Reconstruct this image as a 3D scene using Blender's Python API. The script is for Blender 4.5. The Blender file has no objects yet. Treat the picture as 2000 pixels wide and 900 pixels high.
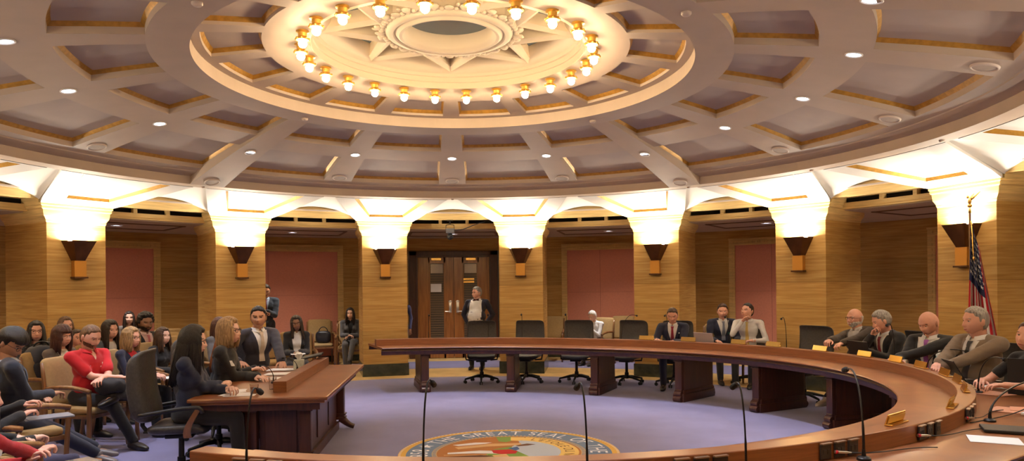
import bpy, bmesh, math, random
from mathutils import Vector, Matrix, noise
from mathutils.bvhtree import BVHTree
random.seed(7)
PI = math.pi
S = bpy.context.scene
COL = S.collection
R = math.radians
sin, cos = math.sin, math.cos

def V(*a): return Vector(a)
# ---------------------------------------------------------------- materials
SCONCE_W = 42; BULB_E = 190; DOWN_W = 135; CORR_W = 150; EXPO = 0.0
MATS = {}
def mat(name, col, rough=.5, metal=0., var=0., vscale=8., stretch=(1,1,1), bump=0., bscale=60., coat=0., emit=None, estr=0., trans=0., ior=1.45, col2=None, detail=4, sheen=0.):
    if name in MATS: return MATS[name]
    m = bpy.data.materials.new(name); m.use_nodes = True
    nt = m.node_tree; b = nt.nodes['Principled BSDF']
    b.inputs['Base Color'].default_value = (*col, 1)
    b.inputs['Roughness'].default_value = rough
    b.inputs['Metallic'].default_value = metal
    b.inputs['Coat Weight'].default_value = coat
    b.inputs['Transmission Weight'].default_value = trans
    b.inputs['IOR'].default_value = ior
    b.inputs['Sheen Weight'].default_value = sheen
    if emit: 
        b.inputs['Emission Color'].default_value = (*emit, 1); b.inputs['Emission Strength'].default_value = estr
    if var or bump:
        tc = nt.nodes.new('ShaderNodeTexCoord'); mp = nt.nodes.new('ShaderNodeMapping')
        mp.inputs['Scale'].default_value = stretch
        nt.links.new(tc.outputs['Object'], mp.inputs[0])
    if var:
        n = nt.nodes.new('ShaderNodeTexNoise'); n.inputs['Scale'].default_value = vscale; n.inputs['Detail'].default_value = detail
        nt.links.new(mp.outputs[0], n.inputs['Vector'])
        rp = nt.nodes.new('ShaderNodeValToRGB')
        c2 = col2 or tuple(max(0, c*(1-var)) for c in col)
        c1 = tuple(min(1, c*(1+var*.6)) for c in col) if not col2 else col
        rp.color_ramp.elements[0].position = .35; rp.color_ramp.elements[1].position = .65
        rp.color_ramp.elements[0].color = (*c2, 1); rp.color_ramp.elements[1].color = (*c1, 1)
        nt.links.new(n.outputs['Fac'], rp.inputs[0]); nt.links.new(rp.outputs[0], b.inputs['Base Color'])
    if bump:
        n2 = nt.nodes.new('ShaderNodeTexNoise'); n2.inputs['Scale'].default_value = bscale; n2.inputs['Detail'].default_value = 3
        nt.links.new(mp.outputs[0], n2.inputs['Vector'])
        bp = nt.nodes.new('ShaderNodeBump'); bp.inputs['Strength'].default_value = bump; bp.inputs['Distance'].default_value = .01
        nt.links.new(n2.outputs['Fac'], bp.inputs['Height']); nt.links.new(bp.outputs[0], b.inputs['Normal'])
    MATS[name] = m
    return m

def stone_mat(name, cols, course, joint):
    """horizontally bedded limestone in courses, tone changing block by block"""
    m = bpy.data.materials.new(name); m.use_nodes = True
    nt = m.node_tree; N = nt.nodes.new; L = nt.links.new; b = nt.nodes['Principled BSDF']
    b.inputs['Roughness'].default_value = .62
    tc = N('ShaderNodeTexCoord'); sp = N('ShaderNodeSeparateXYZ'); L(tc.outputs['Object'], sp.inputs[0])
    mp = N('ShaderNodeMapping'); mp.inputs['Scale'].default_value = (1.2, 1.2, 26); L(tc.outputs['Object'], mp.inputs[0])
    n = N('ShaderNodeTexNoise'); n.inputs['Scale'].default_value = 1.5; n.inputs['Detail'].default_value = 6; L(mp.outputs[0], n.inputs['Vector'])
    rp = N('ShaderNodeValToRGB'); e = rp.color_ramp.elements
    e[0].position = .3; e[0].color = (*cols[0], 1); e[1].position = .7; e[1].color = (*cols[2], 1)
    k = e.new(.5); k.color = (*cols[1], 1)
    L(n.outputs['Fac'], rp.inputs[0])
    d = N('ShaderNodeMath'); d.operation = 'DIVIDE'; d.inputs[1].default_value = course; L(sp.outputs['Z'], d.inputs[0])
    fl = N('ShaderNodeMath'); fl.operation = 'FLOOR'; L(d.outputs[0], fl.inputs[0])
    wn = N('ShaderNodeTexWhiteNoise'); wn.noise_dimensions = '1D'; L(fl.outputs[0], wn.inputs['W'])
    mr = N('ShaderNodeMapRange'); mr.inputs['To Min'].default_value = .82; mr.inputs['To Max'].default_value = 1.08; L(wn.outputs['Value'], mr.inputs['Value'])
    fr = N('ShaderNodeMath'); fr.operation = 'FRACT'; L(d.outputs[0], fr.inputs[0])
    lt = N('ShaderNodeMath'); lt.operation = 'GREATER_THAN'; lt.inputs[1].default_value = joint; L(fr.outputs[0], lt.inputs[0])
    mj = N('ShaderNodeMapRange'); mj.inputs['To Min'].default_value = .72; mj.inputs['To Max'].default_value = 1; L(lt.outputs[0], mj.inputs['Value'])
    mm = N('ShaderNodeMath'); mm.operation = 'MULTIPLY'; L(mr.outputs[0], mm.inputs[0]); L(mj.outputs[0], mm.inputs[1])
    vm = N('ShaderNodeVectorMath'); vm.operation = 'SCALE'; L(rp.outputs[0], vm.inputs[0]); L(mm.outputs[0], vm.inputs['Scale'])
    L(vm.outputs[0], b.inputs['Base Color'])
    bp = N('ShaderNodeBump'); bp.inputs['Strength'].default_value = .25; bp.inputs['Distance'].default_value = .01
    L(n.outputs['Fac'], bp.inputs['Height']); L(bp.outputs[0], b.inputs['Normal'])
    MATS[name] = m
    return m

def wood_mat(name, c1, c2, rough=.28, axis='X', scale=1.0, coat=.3):
    m = bpy.data.materials.new(name); m.use_nodes = True
    nt = m.node_tree; N = nt.nodes.new; L = nt.links.new; b = nt.nodes['Principled BSDF']
    b.inputs['Roughness'].default_value = rough; b.inputs['Coat Weight'].default_value = coat; b.inputs['Coat Roughness'].default_value = .15
    tc = N('ShaderNodeTexCoord'); mp = N('ShaderNodeMapping')
    s = {'X': (1.2, 16, 16), 'Y': (16, 1.2, 16), 'Z': (16, 16, 1.2), 'P': (2.2, 2.2, 46)}[axis]
    mp.inputs['Scale'].default_value = tuple(v*scale for v in s); L(tc.outputs['Object'], mp.inputs[0])
    n = N('ShaderNodeTexNoise'); n.inputs['Scale'].default_value = 1.6; n.inputs['Detail'].default_value = 7; n.inputs['Distortion'].default_value = .6
    L(mp.outputs[0], n.inputs['Vector'])
    rp = N('ShaderNodeValToRGB'); e = rp.color_ramp.elements
    e[0].position = .32; e[0].color = (*c1, 1); e[1].position = .68; e[1].color = (*c2, 1)
    L(n.outputs['Fac'], rp.inputs[0]); L(rp.outputs[0], b.inputs['Base Color'])
    MATS[name] = m
    return m

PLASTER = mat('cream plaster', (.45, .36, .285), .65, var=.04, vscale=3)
PANELW = mat('coffer plaster', (.42, .345, .295), .75, var=.06, vscale=2)
GOLD = mat('gilded moulding', (.42, .22, .035), .45, metal=.35, var=.2, vscale=20)
STONE = stone_mat('golden limestone', [(.36, .19, .042), (.455, .26, .066), (.53, .335, .10)], .44, .022)
STONEP = mat('pale golden limestone', (.64, .44, .17), .6, var=.16, vscale=3, stretch=(1, 1, 14))
MARBLE = mat('black green marble', (.022, .026, .018), .18, var=.9, vscale=7, col2=(.055, .06, .04), detail=9)
CARPET = mat('periwinkle carpet', (.185, .175, .33), .96, var=.1, vscale=2.2, bump=.5, bscale=240, sheen=.25)
CARPETD = mat('plum border carpet', (.13, .105, .165), .96, var=.12, vscale=2.5, bump=.5, bscale=240)
FLOORST = mat('honey stone floor', (.62, .42, .17), .45, var=.15, vscale=2.4)
FABRIC = mat('rose fabric', (.60, .24, .17), .9, var=.05, vscale=30, bump=.2, bscale=300)
WOOD = wood_mat('walnut veneer', (.115, .032, .010), (.24, .078, .022), axis='P')
WOODT = wood_mat('walnut top', (.175, .056, .017), (.25, .088, .028), rough=.36, axis='P', coat=.15)
WOODD = wood_mat('dark mahogany', (.040, .011, .006), (.075, .021, .010), axis='Z', rough=.4, coat=.1)
WOODDOOR = wood_mat('door walnut', (.20, .066, .012), (.36, .14, .032), axis='Z', scale=.8)
WOODCH = wood_mat('chair beech', (.14, .058, .018), (.24, .105, .035), axis='Z')
BRASS = mat('polished brass', (.85, .55, .16), .22, metal=1)
BLACKM = mat('black metal', (.012, .012, .013), .4, metal=.4)
BLACKP = mat('black plastic', (.014, .014, .015), .45)
LEATHER = mat('black leather', (.045, .042, .043), .38, var=.2, vscale=40, bump=.3, bscale=90)
TAN = mat('tan upholstery', (.37, .24, .10), .85, var=.08, vscale=30)
TANB = mat('tan leather', (.42, .27, .14), .6, var=.1, vscale=14)
WHITEP = mat('white paper', (.82, .81, .80), .8)
SILVER = mat('satin silver', (.62, .61, .6), .3, metal=1)
BRONZE = mat('bronze sheet', (.10, .042, .018), .38, metal=.65, var=.2, vscale=6)
COPPER = mat('copper amber', (.50, .24, .045), .35, metal=.6)

# ---------------------------------------------------------------- object helpers
def link(o, parent=None):
    COL.objects.link(o)
    if parent: o.parent = parent
    return o
def tag(o, label=None, cat=None, group=None, kind=None):
    if label: o['label'] = label
    if cat: o['category'] = cat
    if group: o['group'] = group
    if kind: o['kind'] = kind
    return o
def finish(bm, name, m, parent=None, smooth=False, loc=None, rz=0., mats=None, auto=None):
    me = bpy.data.meshes.new(name)
    bmesh.ops.recalc_face_normals(bm, faces=bm.faces)
    bm.to_mesh(me); bm.free()
    for x in (mats or [m]): me.materials.append(x)
    if smooth or auto:
        me.shade_smooth()
    if auto:
        try: me.set_sharp_from_angle(angle=R(auto))
        except Exception: pass
    o = bpy.data.objects.new(name, me)
    link(o, parent)
    if loc is not None: o.location = loc
    o.rotation_euler.z = rz
    return o
def empty(name, loc=(0, 0, 0), rz=0., label=None, cat=None, group=None):
    o = bpy.data.objects.new(name, None); link(o)
    o.location = loc; o.rotation_euler.z = rz; o.empty_display_size = .1
    return tag(o, label, cat, group)
def tree_copy(o, parent=None, label=None):
    c = o.copy(); COL.objects.link(c)
    if parent: c.parent = parent
    for ch in list(o.children): tree_copy(ch, c)
    if label: c['label'] = label
    return c
def NB(): return bmesh.new()
def box(bm, c, s, rz=0., bev=0., mi=0, M=None):
    """box centred at c, size s"""
    m = Matrix.Translation(c) @ Matrix.Rotation(rz, 4, 'Z') @ Matrix.Diagonal((*s, 1))
    if M: m = M @ m
    r = bmesh.ops.create_cube(bm, size=1, matrix=m)
    vs = r['verts']; fs = {f for v in vs for f in v.link_faces}
    for f in fs: f.material_index = mi
    if bev:
        es = list({e for v in vs for e in v.link_edges})
        r2 = bmesh.ops.bevel(bm, geom=es, offset=bev, segments=2, profile=.6, affect='EDGES')
        for f in r2['faces']: f.material_index = mi
    return vs
def cone(bm, p0, p1, r0, r1, n=16, caps=True, mi=0):
    p0 = Vector(p0); p1 = Vector(p1); d = p1-p0; L_ = d.length
    if L_ < 1e-6: return
    q = d.to_track_quat('Z', 'Y').to_matrix().to_4x4()
    r = bmesh.ops.create_cone(bm, cap_ends=caps, segments=n, radius1=max(r0, 1e-5), radius2=max(r1, 1e-5), depth=L_, matrix=Matrix.Translation((p0+p1)/2) @ q)
    for f in {f for v in r['verts'] for f in v.link_faces}: f.material_index = mi
def ball(bm, c, r, seg=12, rings=8, M=None, mi=0):
    if not hasattr(r, '__len__'): r = (r, r, r)
    m = Matrix.Translation(c) @ (M or Matrix.Identity(4)) @ Matrix.Diagonal((*r, 1))
    q = bmesh.ops.create_uvsphere(bm, u_segments=seg, v_segments=rings, radius=1, matrix=m)
    for f in {f for v in q['verts'] for f in v.link_faces}: f.material_index = mi
def lathe(bm, prof, n=24, c=(0, 0), a0=0., a1=2*PI, mi=0):
    """prof = [(r,z)...] revolved about vertical axis at c"""
    full = abs(a1-a0-2*PI) < 1e-6
    k = n if full else n+1
    rows = []
    for r, z in prof:
        rows.append([bm.verts.new((c[0]+r*sin(a0+(a1-a0)*i/n), c[1]+r*cos(a0+(a1-a0)*i/n), z)) for i in range(k)])
    for j in range(len(rows)-1):
        for i in range(n):
            a, b = rows[j][i], rows[j][(i+1) % k]; c2, d = rows[j+1][(i+1) % k], rows[j+1][i]
            try: bm.faces.new((a, b, c2, d)).material_index = mi
            except ValueError: pass
    return rows
def capfan(bm, row, mi=0):
    try: bm.faces.new(row).material_index = mi
    except ValueError: pass
def sweep(bm, pts, rad, n=8, mi=0, caps=True):
    """round tube along points; rad scalar or list"""
    pts = [Vector(p) for p in pts]
    rad = [rad]*len(pts) if not hasattr(rad, "__len__") else list(rad)+[rad[-1]]*len(pts)
    rows = []
    up = None
    for i, p in enumerate(pts):
        t = (pts[min(i+1, len(pts)-1)]-pts[max(i-1, 0)]).normalized()
        if up is None:
            up = Vector((0, 0, 1)) if abs(t.z) < .9 else Vector((0, 1, 0))
        s = t.cross(up).normalized(); up = s.cross(t).normalized()
        rows.append([bm.verts.new(p+(s*cos(2*PI*k/n)+up*sin(2*PI*k/n))*rad[i]) for k in range(n)])
    for j in range(len(rows)-1):
        for k in range(n):
            bm.faces.new((rows[j][k], rows[j][(k+1) % n], rows[j+1][(k+1) % n], rows[j+1][k])).material_index = mi
    if caps: capfan(bm, rows[0], mi); capfan(bm, rows[-1], mi)
def bez(p0, p1, p2, p3, n=12):
    p0, p1, p2, p3 = map(Vector, (p0, p1, p2, p3)); o = []
    for i in range(n+1):
        t = i/n; u = 1-t
        o.append(p0*u**3+p1*3*u*u*t+p2*3*u*t*t+p3*t**3)
    return o
def prism(bm, poly, z0, z1, mi=0, M=None):
    """vertical extrusion of an xy polygon"""
    f = (lambda p: M @ Vector(p)) if M else Vector
    a = [bm.verts.new(f((x, y, z0))) for x, y in poly]; b = [bm.verts.new(f((x, y, z1))) for x, y in poly]
    n = len(poly)
    for i in range(n): bm.faces.new((a[i], a[(i+1) % n], b[(i+1) % n], b[i])).material_index = mi
    bm.faces.new(a).material_index = mi; bm.faces.new(b).material_index = mi
def P(r, az, z):
    """room point from radius, azimuth in degrees (0 = away from camera, + = right), height"""
    a = R(warp(az)); return Vector((r*sin(a), r*cos(a), z))
def warp(az):
    """the ring is very slightly compressed towards its long axis"""
    s_ = sin(R(az)); return az-.95*s_*abs(s_)
STEP = 22.5; PH = .25
# ================================================================ ROOM SHELL
def annulus(name, m, r0, r1, z, thick=.02, n=128):
    bm = NB(); lathe(bm, [(r0, z-thick), (r1, z-thick), (r1, z), (r0, z), (r0, z-thick)], n)
    return finish(bm, name, m)
# floor: carpet disc, stone ring under the pillars, corridor carpet, stone border
bm = NB(); rows = lathe(bm, [(6.47, -.05), (6.47, 0), (.01, 0)], 128); fl = finish(bm, 'floor', CARPET); tag(fl, kind='structure')
for nm, m, a, b_ in (('floor_stone_ring', FLOORST, 6.47, 7.97), ('floor_corridor_carpet', CARPET, 7.97, 9.45), ('floor_stone_border', FLOORST, 9.45, 10.6)):
    o = annulus(nm, m, a, b_, 0); tag(o, kind='structure')
    o.parent = fl
WR = 10.2
# outer wall with fabric panels in stone frames, one bay at a time
bm = NB()
for k in range(-8, 8):
    c = k*STEP+PH
    if k == 0:
        segs = [(-11.25, -6.2), (6.2, 11.25)]
    else: segs = [(-11.25, 11.25)]
    for a0, a1 in segs:
        n = 8
        for i in range(n):
            q0 = a0+(a1-a0)*i/n; q1 = a0+(a1-a0)*(i+1)/n
            f = [P(WR, c+q0, 0), P(WR, c+q1, 0), P(WR, c+q1, 2.93), P(WR, c+q0, 2.93)]
            bm.faces.new([bm.verts.new(p) for p in f])
f = [P(WR, PH-6.2, 2.62), P(WR, PH+6.2, 2.62), P(WR, PH+6.2, 2.93), P(WR, PH-6.2, 2.93)]
bm.faces.new([bm.verts.new(p) for p in f])
bmesh.ops.remove_doubles(bm, verts=bm.verts, dist=.001)
wall = finish(bm, 'wall_back', STONE); tag(wall, kind='structure')
for k in range(-4, 5):
    if k == 0: continue
    c = k*STEP+PH
    bm = NB(); w = 6.75 if abs(k) < 3 else 6.4
    n = 10
    for i in range(n):
        q0 = -w+2*w*i/n; q1 = -w+2*w*(i+1)/n
        bm.faces.new([bm.verts.new(P(WR-.015, c+q, z)) for q, z in ((q0, .06), (q1, .06), (q1, 2.6), (q0, 2.6))])
    bmesh.ops.remove_doubles(bm, verts=bm.verts, dist=.001)
    finish(bm, 'fabric_panel', FABRIC, wall)
    # seam lines on the fabric + frame
    bm = NB()
    def strip(q0, q1, z0, z1, r0, r1, n=8):
        for i in range(n):
            a = q0+(q1-q0)*i/n; b = q0+(q1-q0)*(i+1)/n
            v = [bm.verts.new(P(r, c+q, z)) for r, q, z in ((r1, a, z0), (r1, b, z0), (r1, b, z1), (r1, a, z1), (r0, a, z0), (r0, b, z0), (r0, b, z1), (r0, a, z1))]
            for ix in ((4, 5, 6, 7), (0, 1, 5, 4), (3, 2, 6, 7), (0, 4, 7, 3), (1, 2, 6, 5)): bm.faces.new([v[t] for t in ix])
    strip(-w-.75, -w, 0, 2.6, WR-.05, WR+.02, 1); strip(w, w+.75, 0, 2.6, WR-.05, WR+.02, 1)
    strip(-w-.75, w+.75, 2.6, 2.72, WR-.05, WR+.02)
    strip(-w-.75, w+.75, 2.72, 2.75, WR-.08, WR+.02)
    # dentil band
    for i in range(30):
        a = -w-.5+(2*w+1.)*(i+.5)/30
        strip(a-.13, a+.13, 2.64, 2.685, WR-.075, WR-.05, 1)
    for i in range(26):
        z = .1+i*.096
        for s in (-1, 1): strip(s*(w+.38)-.13, s*(w+.38)+.13, z, z+.05, WR-.065, WR-.05, 1)
    finish(bm, 'panel_frame', STONEP, wall)
    bm = NB()
    strip(-w, w, .98+.6, .984+.6, WR-.019, WR, 8)
    strip(-.02-2.2, .02-2.2, .06, 2.6, WR-.019, WR, 1)
    finish(bm, 'fabric_seam', mat('rose seam', (.30, .11, .085), .9), wall)
# low skirting of the outer wall
bm = NB(); lathe(bm, [(WR-.03, 0), (WR-.03, .13), (WR, .15)], 96, a0=R(6.6), a1=R(353.4)); o = finish(bm, 'baseboard_back', MARBLE); tag(o, kind='structure')

# corridor ceiling, vented beams
bm = NB(); lathe(bm, [(7.45, 2.955), (7.45, 2.93), (WR+.05, 2.93), (WR+.05, 3.2)], 128)
cc = finish(bm, 'ceiling_corridor', PLASTER); tag(cc, kind='structure')
bm = NB()
def ring_seg(r0, r1, c, a0, a1, z0, z1, n=6):
    rows = []
    for i in range(n+1):
        a = c+a0+(a1-a0)*i/n
        rows.append([bm.verts.new(P(r, a, z)) for r, z in ((r0, z0), (r1, z0), (r1, z1), (r0, z1))])
    for i in range(n):
        for j in range(4): bm.faces.new((rows[i][j], rows[i+1][j], rows[i+1][(j+1) % 4], rows[i][(j+1) % 4]))
    bm.faces.new(rows[0]); bm.faces.new(rows[-1])
for k in range(-6, 7):
    c = k*STEP+PH
    ring_seg(8.05, 8.1, c, -6.5, 6.5, 2.915, 2.935); ring_seg(8.1, 9.3, c, -6.5, -6.2, 2.915, 2.935, 1); ring_seg(8.1, 9.3, c, 6.2, 6.5, 2.915, 2.935, 1); ring_seg(9.25, 9.3, c, -6.5, 6.5, 2.915, 2.935)
finish(bm, 'ceiling_moulding', mat('brown ceiling moulding', (.16, .09, .05), .6), cc)
DARK = mat('dark vent void', (.006, .005, .004), .9)
for k in range(-5, 6):
    c = k*STEP+PH
    bm = NB()
    ring_seg(7.35, 7.5, c, -8.4, 8.4, 2.94, 3.045); ring_seg(7.35, 7.5, c, -8.4, 8.4, 3.125, 3.23)
    for a in (-8.2, -2.3, 2.0, 7.7): ring_seg(7.35, 7.5, c, a, a+.5, 3.045, 3.125, 1)
    ring_seg(7.33, 7.35, c, -8.4, 8.4, 2.94, 2.96)
    o = finish(bm, 'trim_%d' % (k+6), STONEP); tag(o, kind='structure')
    bm = NB(); ring_seg(7.44, 7.46, c, -8.2, 8.2, 3.04, 3.13); finish(bm, 'vent_slot', DARK, o)
    # soffit above the opening
    bm = NB(); ring_seg(6.9, 8.25, c, -8.0, 8.0, 3.215, 3.24, 8); finish(bm, 'soffit', PLASTER, o)

# ---------------------------------------------------------------- pillars
def pillar_poly(w, r0, r1): return [(-w/2, r0), (w/2, r0), (w/2, r1), (-w/2, r1)]
PILW = .875; PR0 = 6.92; PR1 = 8.1
pl_labels = {0: 'limestone pillar immediately right of the double doors', -1: 'limestone pillar immediately left of the double doors',
    -2: 'limestone pillar behind the young man in the dark suit and beige tie', -3: 'limestone pillar furthest left, behind the red polo shirt',
    1: 'limestone pillar between the two rose fabric panels right of the doors', 2: 'limestone pillar right of the man in the white shirt',
    3: 'limestone pillar behind the flag'}
def build_pillar():
    e = empty('stone_pillar')
    bm = NB(); prism(bm, pillar_poly(PILW, PR0, PR1), .24, 2.78); finish(bm, 'shaft', STONE, e)
    bm = NB(); prism(bm, pillar_poly(PILW+.03, PR0-.02, PR1+.02), 0, .24); finish(bm, 'plinth', MARBLE, e)
    bm = NB()
    prof = [(0, 2.76), (.012, 2.78), (.012, 2.80), (.03, 2.83), (.05, 2.86), (.058, 2.90), (.062, 2.95), (.085, 2.965), (.085, 3.0), (.10, 3.01), (.10, 3.04)]
    rows = []
    for o_, z in prof:
        # grows sideways (into the openings) more than to the front
        rows.append([bm.verts.new((x+sx*o_, y+sy*o_*.5, z)) for (x, y), sx, sy in zip(pillar_poly(PILW, PR0, PR1), (-1, 1, 1, -1), (-1, -1, 1, 1))])
    for j in range(len(rows)-1):
        for i in range(4): bm.faces.new((rows[j][i], rows[j][(i+1) % 4], rows[j+1][(i+1) % 4], rows[j+1][i]))
    capfan(bm, rows[-1]); capfan(bm, rows[0])
    prism(bm, pillar_poly(PILW+.2, PR0+.02, PR1), 3.04, 3.26)
    finish(bm, 'capital', STONEP, e)
    return e
pil0 = build_pillar()
SCONCE_Z = 2.5
def build_sconce():
    e = empty('wall_sconce')
    # flared square funnel: half hexagonal plan against the pillar
    def plan(w, d, z): return [(-w/2, PR0, z), (-w*.36, PR0-d, z), (w*.36, PR0-d, z), (w/2, PR0, z)]
    bm = NB(); prof = [(.475, .225, SCONCE_Z), (.455, .215, SCONCE_Z-.02), (.20, .10, 2.215), (.185, .095, 2.20)]
    rows = [[bm.verts.new(p) for p in plan(w, d, z)] for w, d, z in prof]
    for j in range(3):
        for i in range(3): bm.faces.new((rows[j][i], rows[j][i+1], rows[j+1][i+1], rows[j+1][i]))
    # inner skin
    inr = [[bm.verts.new(p) for p in plan(w-.02, d-.01, z)] for w, d, z in ((.475, .225, SCONCE_Z), (.20, .10, 2.24))]
    for i in range(3): bm.faces.new((inr[0][i], inr[0][i+1], inr[1][i+1], inr[1][i])); bm.faces.new((rows[0][i], rows[0][i+1], inr[0][i+1], inr[0][i]))
    capfan(bm, inr[1]); capfan(bm, rows[3])
    finish(bm, 'shade', BRONZE, e)
    bm = NB(); box(bm, (0, PR0-.045, 2.075), (.18, .09, .25), bev=.004); finish(bm, 'amber_block', COPPER, e)
    bm = NB(); box(bm, (0, PR0-.055, 1.945), (.21, .115, .025), bev=.004); finish(bm, 'foot_plate', BRONZE, e)
    return e
sc0 = build_sconce()
slab = {0: 'bronze funnel sconce on the pillar right of the doors', -1: 'bronze funnel sconce on the pillar left of the doors',
    -2: 'bronze funnel sconce on the second pillar left of the doors', -3: 'bronze funnel sconce on the leftmost pillar',
    1: 'bronze funnel sconce above the man with the dark red tie', 2: 'bronze funnel sconce right of the man in the white shirt', 3: 'bronze funnel sconce partly hidden by the flag'}
for i in range(-8, 8):
    az = (i+.5)*STEP+PH
    p = pil0 if i == -8 else tree_copy(pil0); s = sc0 if i == -8 else tree_copy(sc0)
    for o in (p, s): o.rotation_euler.z = -R(warp(az))
    tag(p, pl_labels.get(i, 'limestone pillar of the ring outside the camera view'), 'pillar', 'ring of limestone pillars')
    tag(s, slab.get(i, 'bronze funnel sconce on a pillar outside the camera view'), 'wall light', 'sconces on the pillars')
    ld = bpy.data.lights.new('sconce_lamp', 'AREA'); ld.shape = 'RECTANGLE'; ld.size = .40; ld.size_y = .13
    ld.energy = SCONCE_W; ld.color = (1, .90, .74); ld.spread = R(175)
    lo = bpy.data.objects.new('sconce_lamp', ld); link(lo, s); lo.location = (0, PR0-.12, SCONCE_Z-.012); lo.rotation_euler = (PI, 0, 0)

# ---------------------------------------------------------------- transition: fan slabs, vaults, lunettes
ZB = 3.33; RB = 5.59; RBI = 5.33
def zr(r): return 4.12-.0236*r*r
bmF = NB(); bmG = NB(); bmL = NB(); bmV = NB()
def quad(bm, *ps, mi=0):
    f = bm.faces.new([bm.verts.new(p) for p in ps]); f.material_index = mi; return f
for i in range(-8, 8):
    ac = (i+.5)*STEP+PH
    # fan slab outer/inner corners (az offset, r, z)
    def fan(u, t, dz=0):   # u -1..1 across, t 0 ring..1 pillar
        half = 10.2+(4.35-10.2)*t
        if abs(u) < .99: half *= 1.2-.42*t
        r = RB+(PR0+.02-RB)*t; z = ZB-.005+(3.035-ZB)*t+dz
        return P(r, ac+u*half, z)
    n = 8
    ti, to = .02, .76; ui = .56
    us = [-1]+[-ui+2*ui*j/n for j in range(n+1)]+[1]
    ts = [0, ti, to, 1]
    # frame part of slab (panel field recessed)
    for a in range(len(us)-1):
        for b in range(3):
            inside = 1 <= a <= n and b == 1
            if inside: continue
            quad(bmF, fan(us[a], ts[b]), fan(us[a+1], ts[b]), fan(us[a+1], ts[b+1]), fan(us[a], ts[b+1]))
    for a in range(1, n+1):
        quad(bmF, fan(us[a], ti, .045), fan(us[a+1], ti, .045), fan(us[a+1], to, .045), fan(us[a], to, .045))
    g = .035
    for s in (-1, 1):
        for b in range(6):
            t0 = ti+(to-ti)*b/6; t1 = ti+(to-ti)*(b+1)/6
            quad(bmG, fan(s*ui, t0), fan(s*ui, t1), fan(s*(ui-.035), t1, .045), fan(s*(ui-.035), t0, .045))
    for a in range(1, n+1):
        quad(bmG, fan(us[a], to), fan(us[a+1], to), fan(us[a+1]*.96, to-.014, .045), fan(us[a]*.96, to-.014, .045))
        quad(bmF, fan(us[a], ti), fan(us[a+1], ti), fan(us[a+1], ti, .045), fan(us[a], ti, .045))
    # side fins
    for s in (-1, 1):
        quad(bmF, fan(s, 0), fan(s, 1), fan(s, 1, .12), fan(s, 0, .16))
        
for k in range(-8, 8):
    c = k*STEP+PH; n = 14; A = 6.9
    def arc(t): return 3.085+.215*(1-t*t)
    for i in range(n):
        t0 = -1+2*i/n; t1 = -1+2*(i+1)/n
        quad(bmV, P(RB, c+t0*1.05, ZB+.03), P(RB, c+t1*1.05, ZB+.03), P(6.97, c+t1*A, arc(t1)), P(6.97, c+t0*A, arc(t0)))
        # lunette front and underside
        quad(bmL, P(6.95, c+t0*A, 3.095), P(6.95, c+t1*A, 3.095), P(6.95, c+t1*A, arc(t1)+.01), P(6.95, c+t0*A, arc(t0)+.01))
        quad(bmL, P(6.95, c+t0*A, 3.095), P(6.95, c+t1*A, 3.095), P(7.06, c+t1*A, 3.095), P(7.06, c+t0*A, 3.095))
        quad(bmL, P(7.06, c+t0*A, 3.095), P(7.06, c+t1*A, 3.095), P(7.06, c+t1*A, 3.3), P(7.06, c+t0*A, 3.3))
for b_ in (bmF, bmG, bmL, bmV): bmesh.ops.remove_doubles(b_, verts=b_.verts, dist=.0008)
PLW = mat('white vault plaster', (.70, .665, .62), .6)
ceil = empty('ceiling'); tag(ceil, kind='structure')
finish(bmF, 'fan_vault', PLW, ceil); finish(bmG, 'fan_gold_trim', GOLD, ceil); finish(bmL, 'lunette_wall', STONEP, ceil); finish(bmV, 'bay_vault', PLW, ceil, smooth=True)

# ---------------------------------------------------------------- main ribbed ceiling
bm = NB()
BH = 2.65; RA = 2.484; ZA = 3.95
rows_out = [(2.84, 3.55), (3.98, 5.0)]
rb = [RA, 2.84, 3.2, 3.55, 3.98, 4.35, 4.7, 5.0, 5.12, RBI]
def cell(rs): return (rs[0] in (2.84, 3.2)) or (rs[0] in (3.98, 4.35, 4.7))
def zrw(r): return zr(r)-max(0, .12*(r-2.84)/(RBI-2.84))
for k in range(16):
    a0 = k*STEP+PH; wide0 = k % 4 == 2
    # rib strip
    def z1(r): return ZA if r < 2.5 else zr(r)
    for j in range(len(rb)-1):
        r0, r1 = rb[j], rb[j+1]
        za, zb_ = z1(r0), z1(r1)
        for q in range(2):
            q0 = -BH+BH*q; q1 = q0+BH
            if wide0 and r0 >= 2.84:
                quad(bm, P(r0, a0+q0*1.1, zrw(r0)), P(r0, a0+q1*1.1, zrw(r0)), P(r1, a0+q1*1.1, zrw(r1)), P(r1, a0+q0*1.1, zrw(r1)))
            else:
                quad(bm, P(r0, a0+q0, za), P(r0, a0+q1, za), P(r1, a0+q1, zb_), P(r1, a0+q0, zb_))
        if wide0 and r0 >= 2.84:
            for s in (-1, 1):
                quad(bm, P(r0, a0+s*BH*1.1, zrw(r0)), P(r1, a0+s*BH*1.1, zrw(r1)), P(r1, a0+s*BH*1.1, zr(r1)+.02), P(r0, a0+s*BH*1.1, zr(r0)+.02))
    # between ribs
    n = 8
    for i in range(n):
        q0 = a0+BH+(STEP-2*BH)*i/n; q1 = a0+BH+(STEP-2*BH)*(i+1)/n
        for j in range(len(rb)-1):
            if cell(rb[j:]): continue
            r0, r1 = rb[j], rb[j+1]
            quad(bm, P(r0, q0, z1(r0)), P(r0, q1, z1(r0)), P(r1, q1, z1(r1)), P(r1, q0, z1(r1)))
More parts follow.
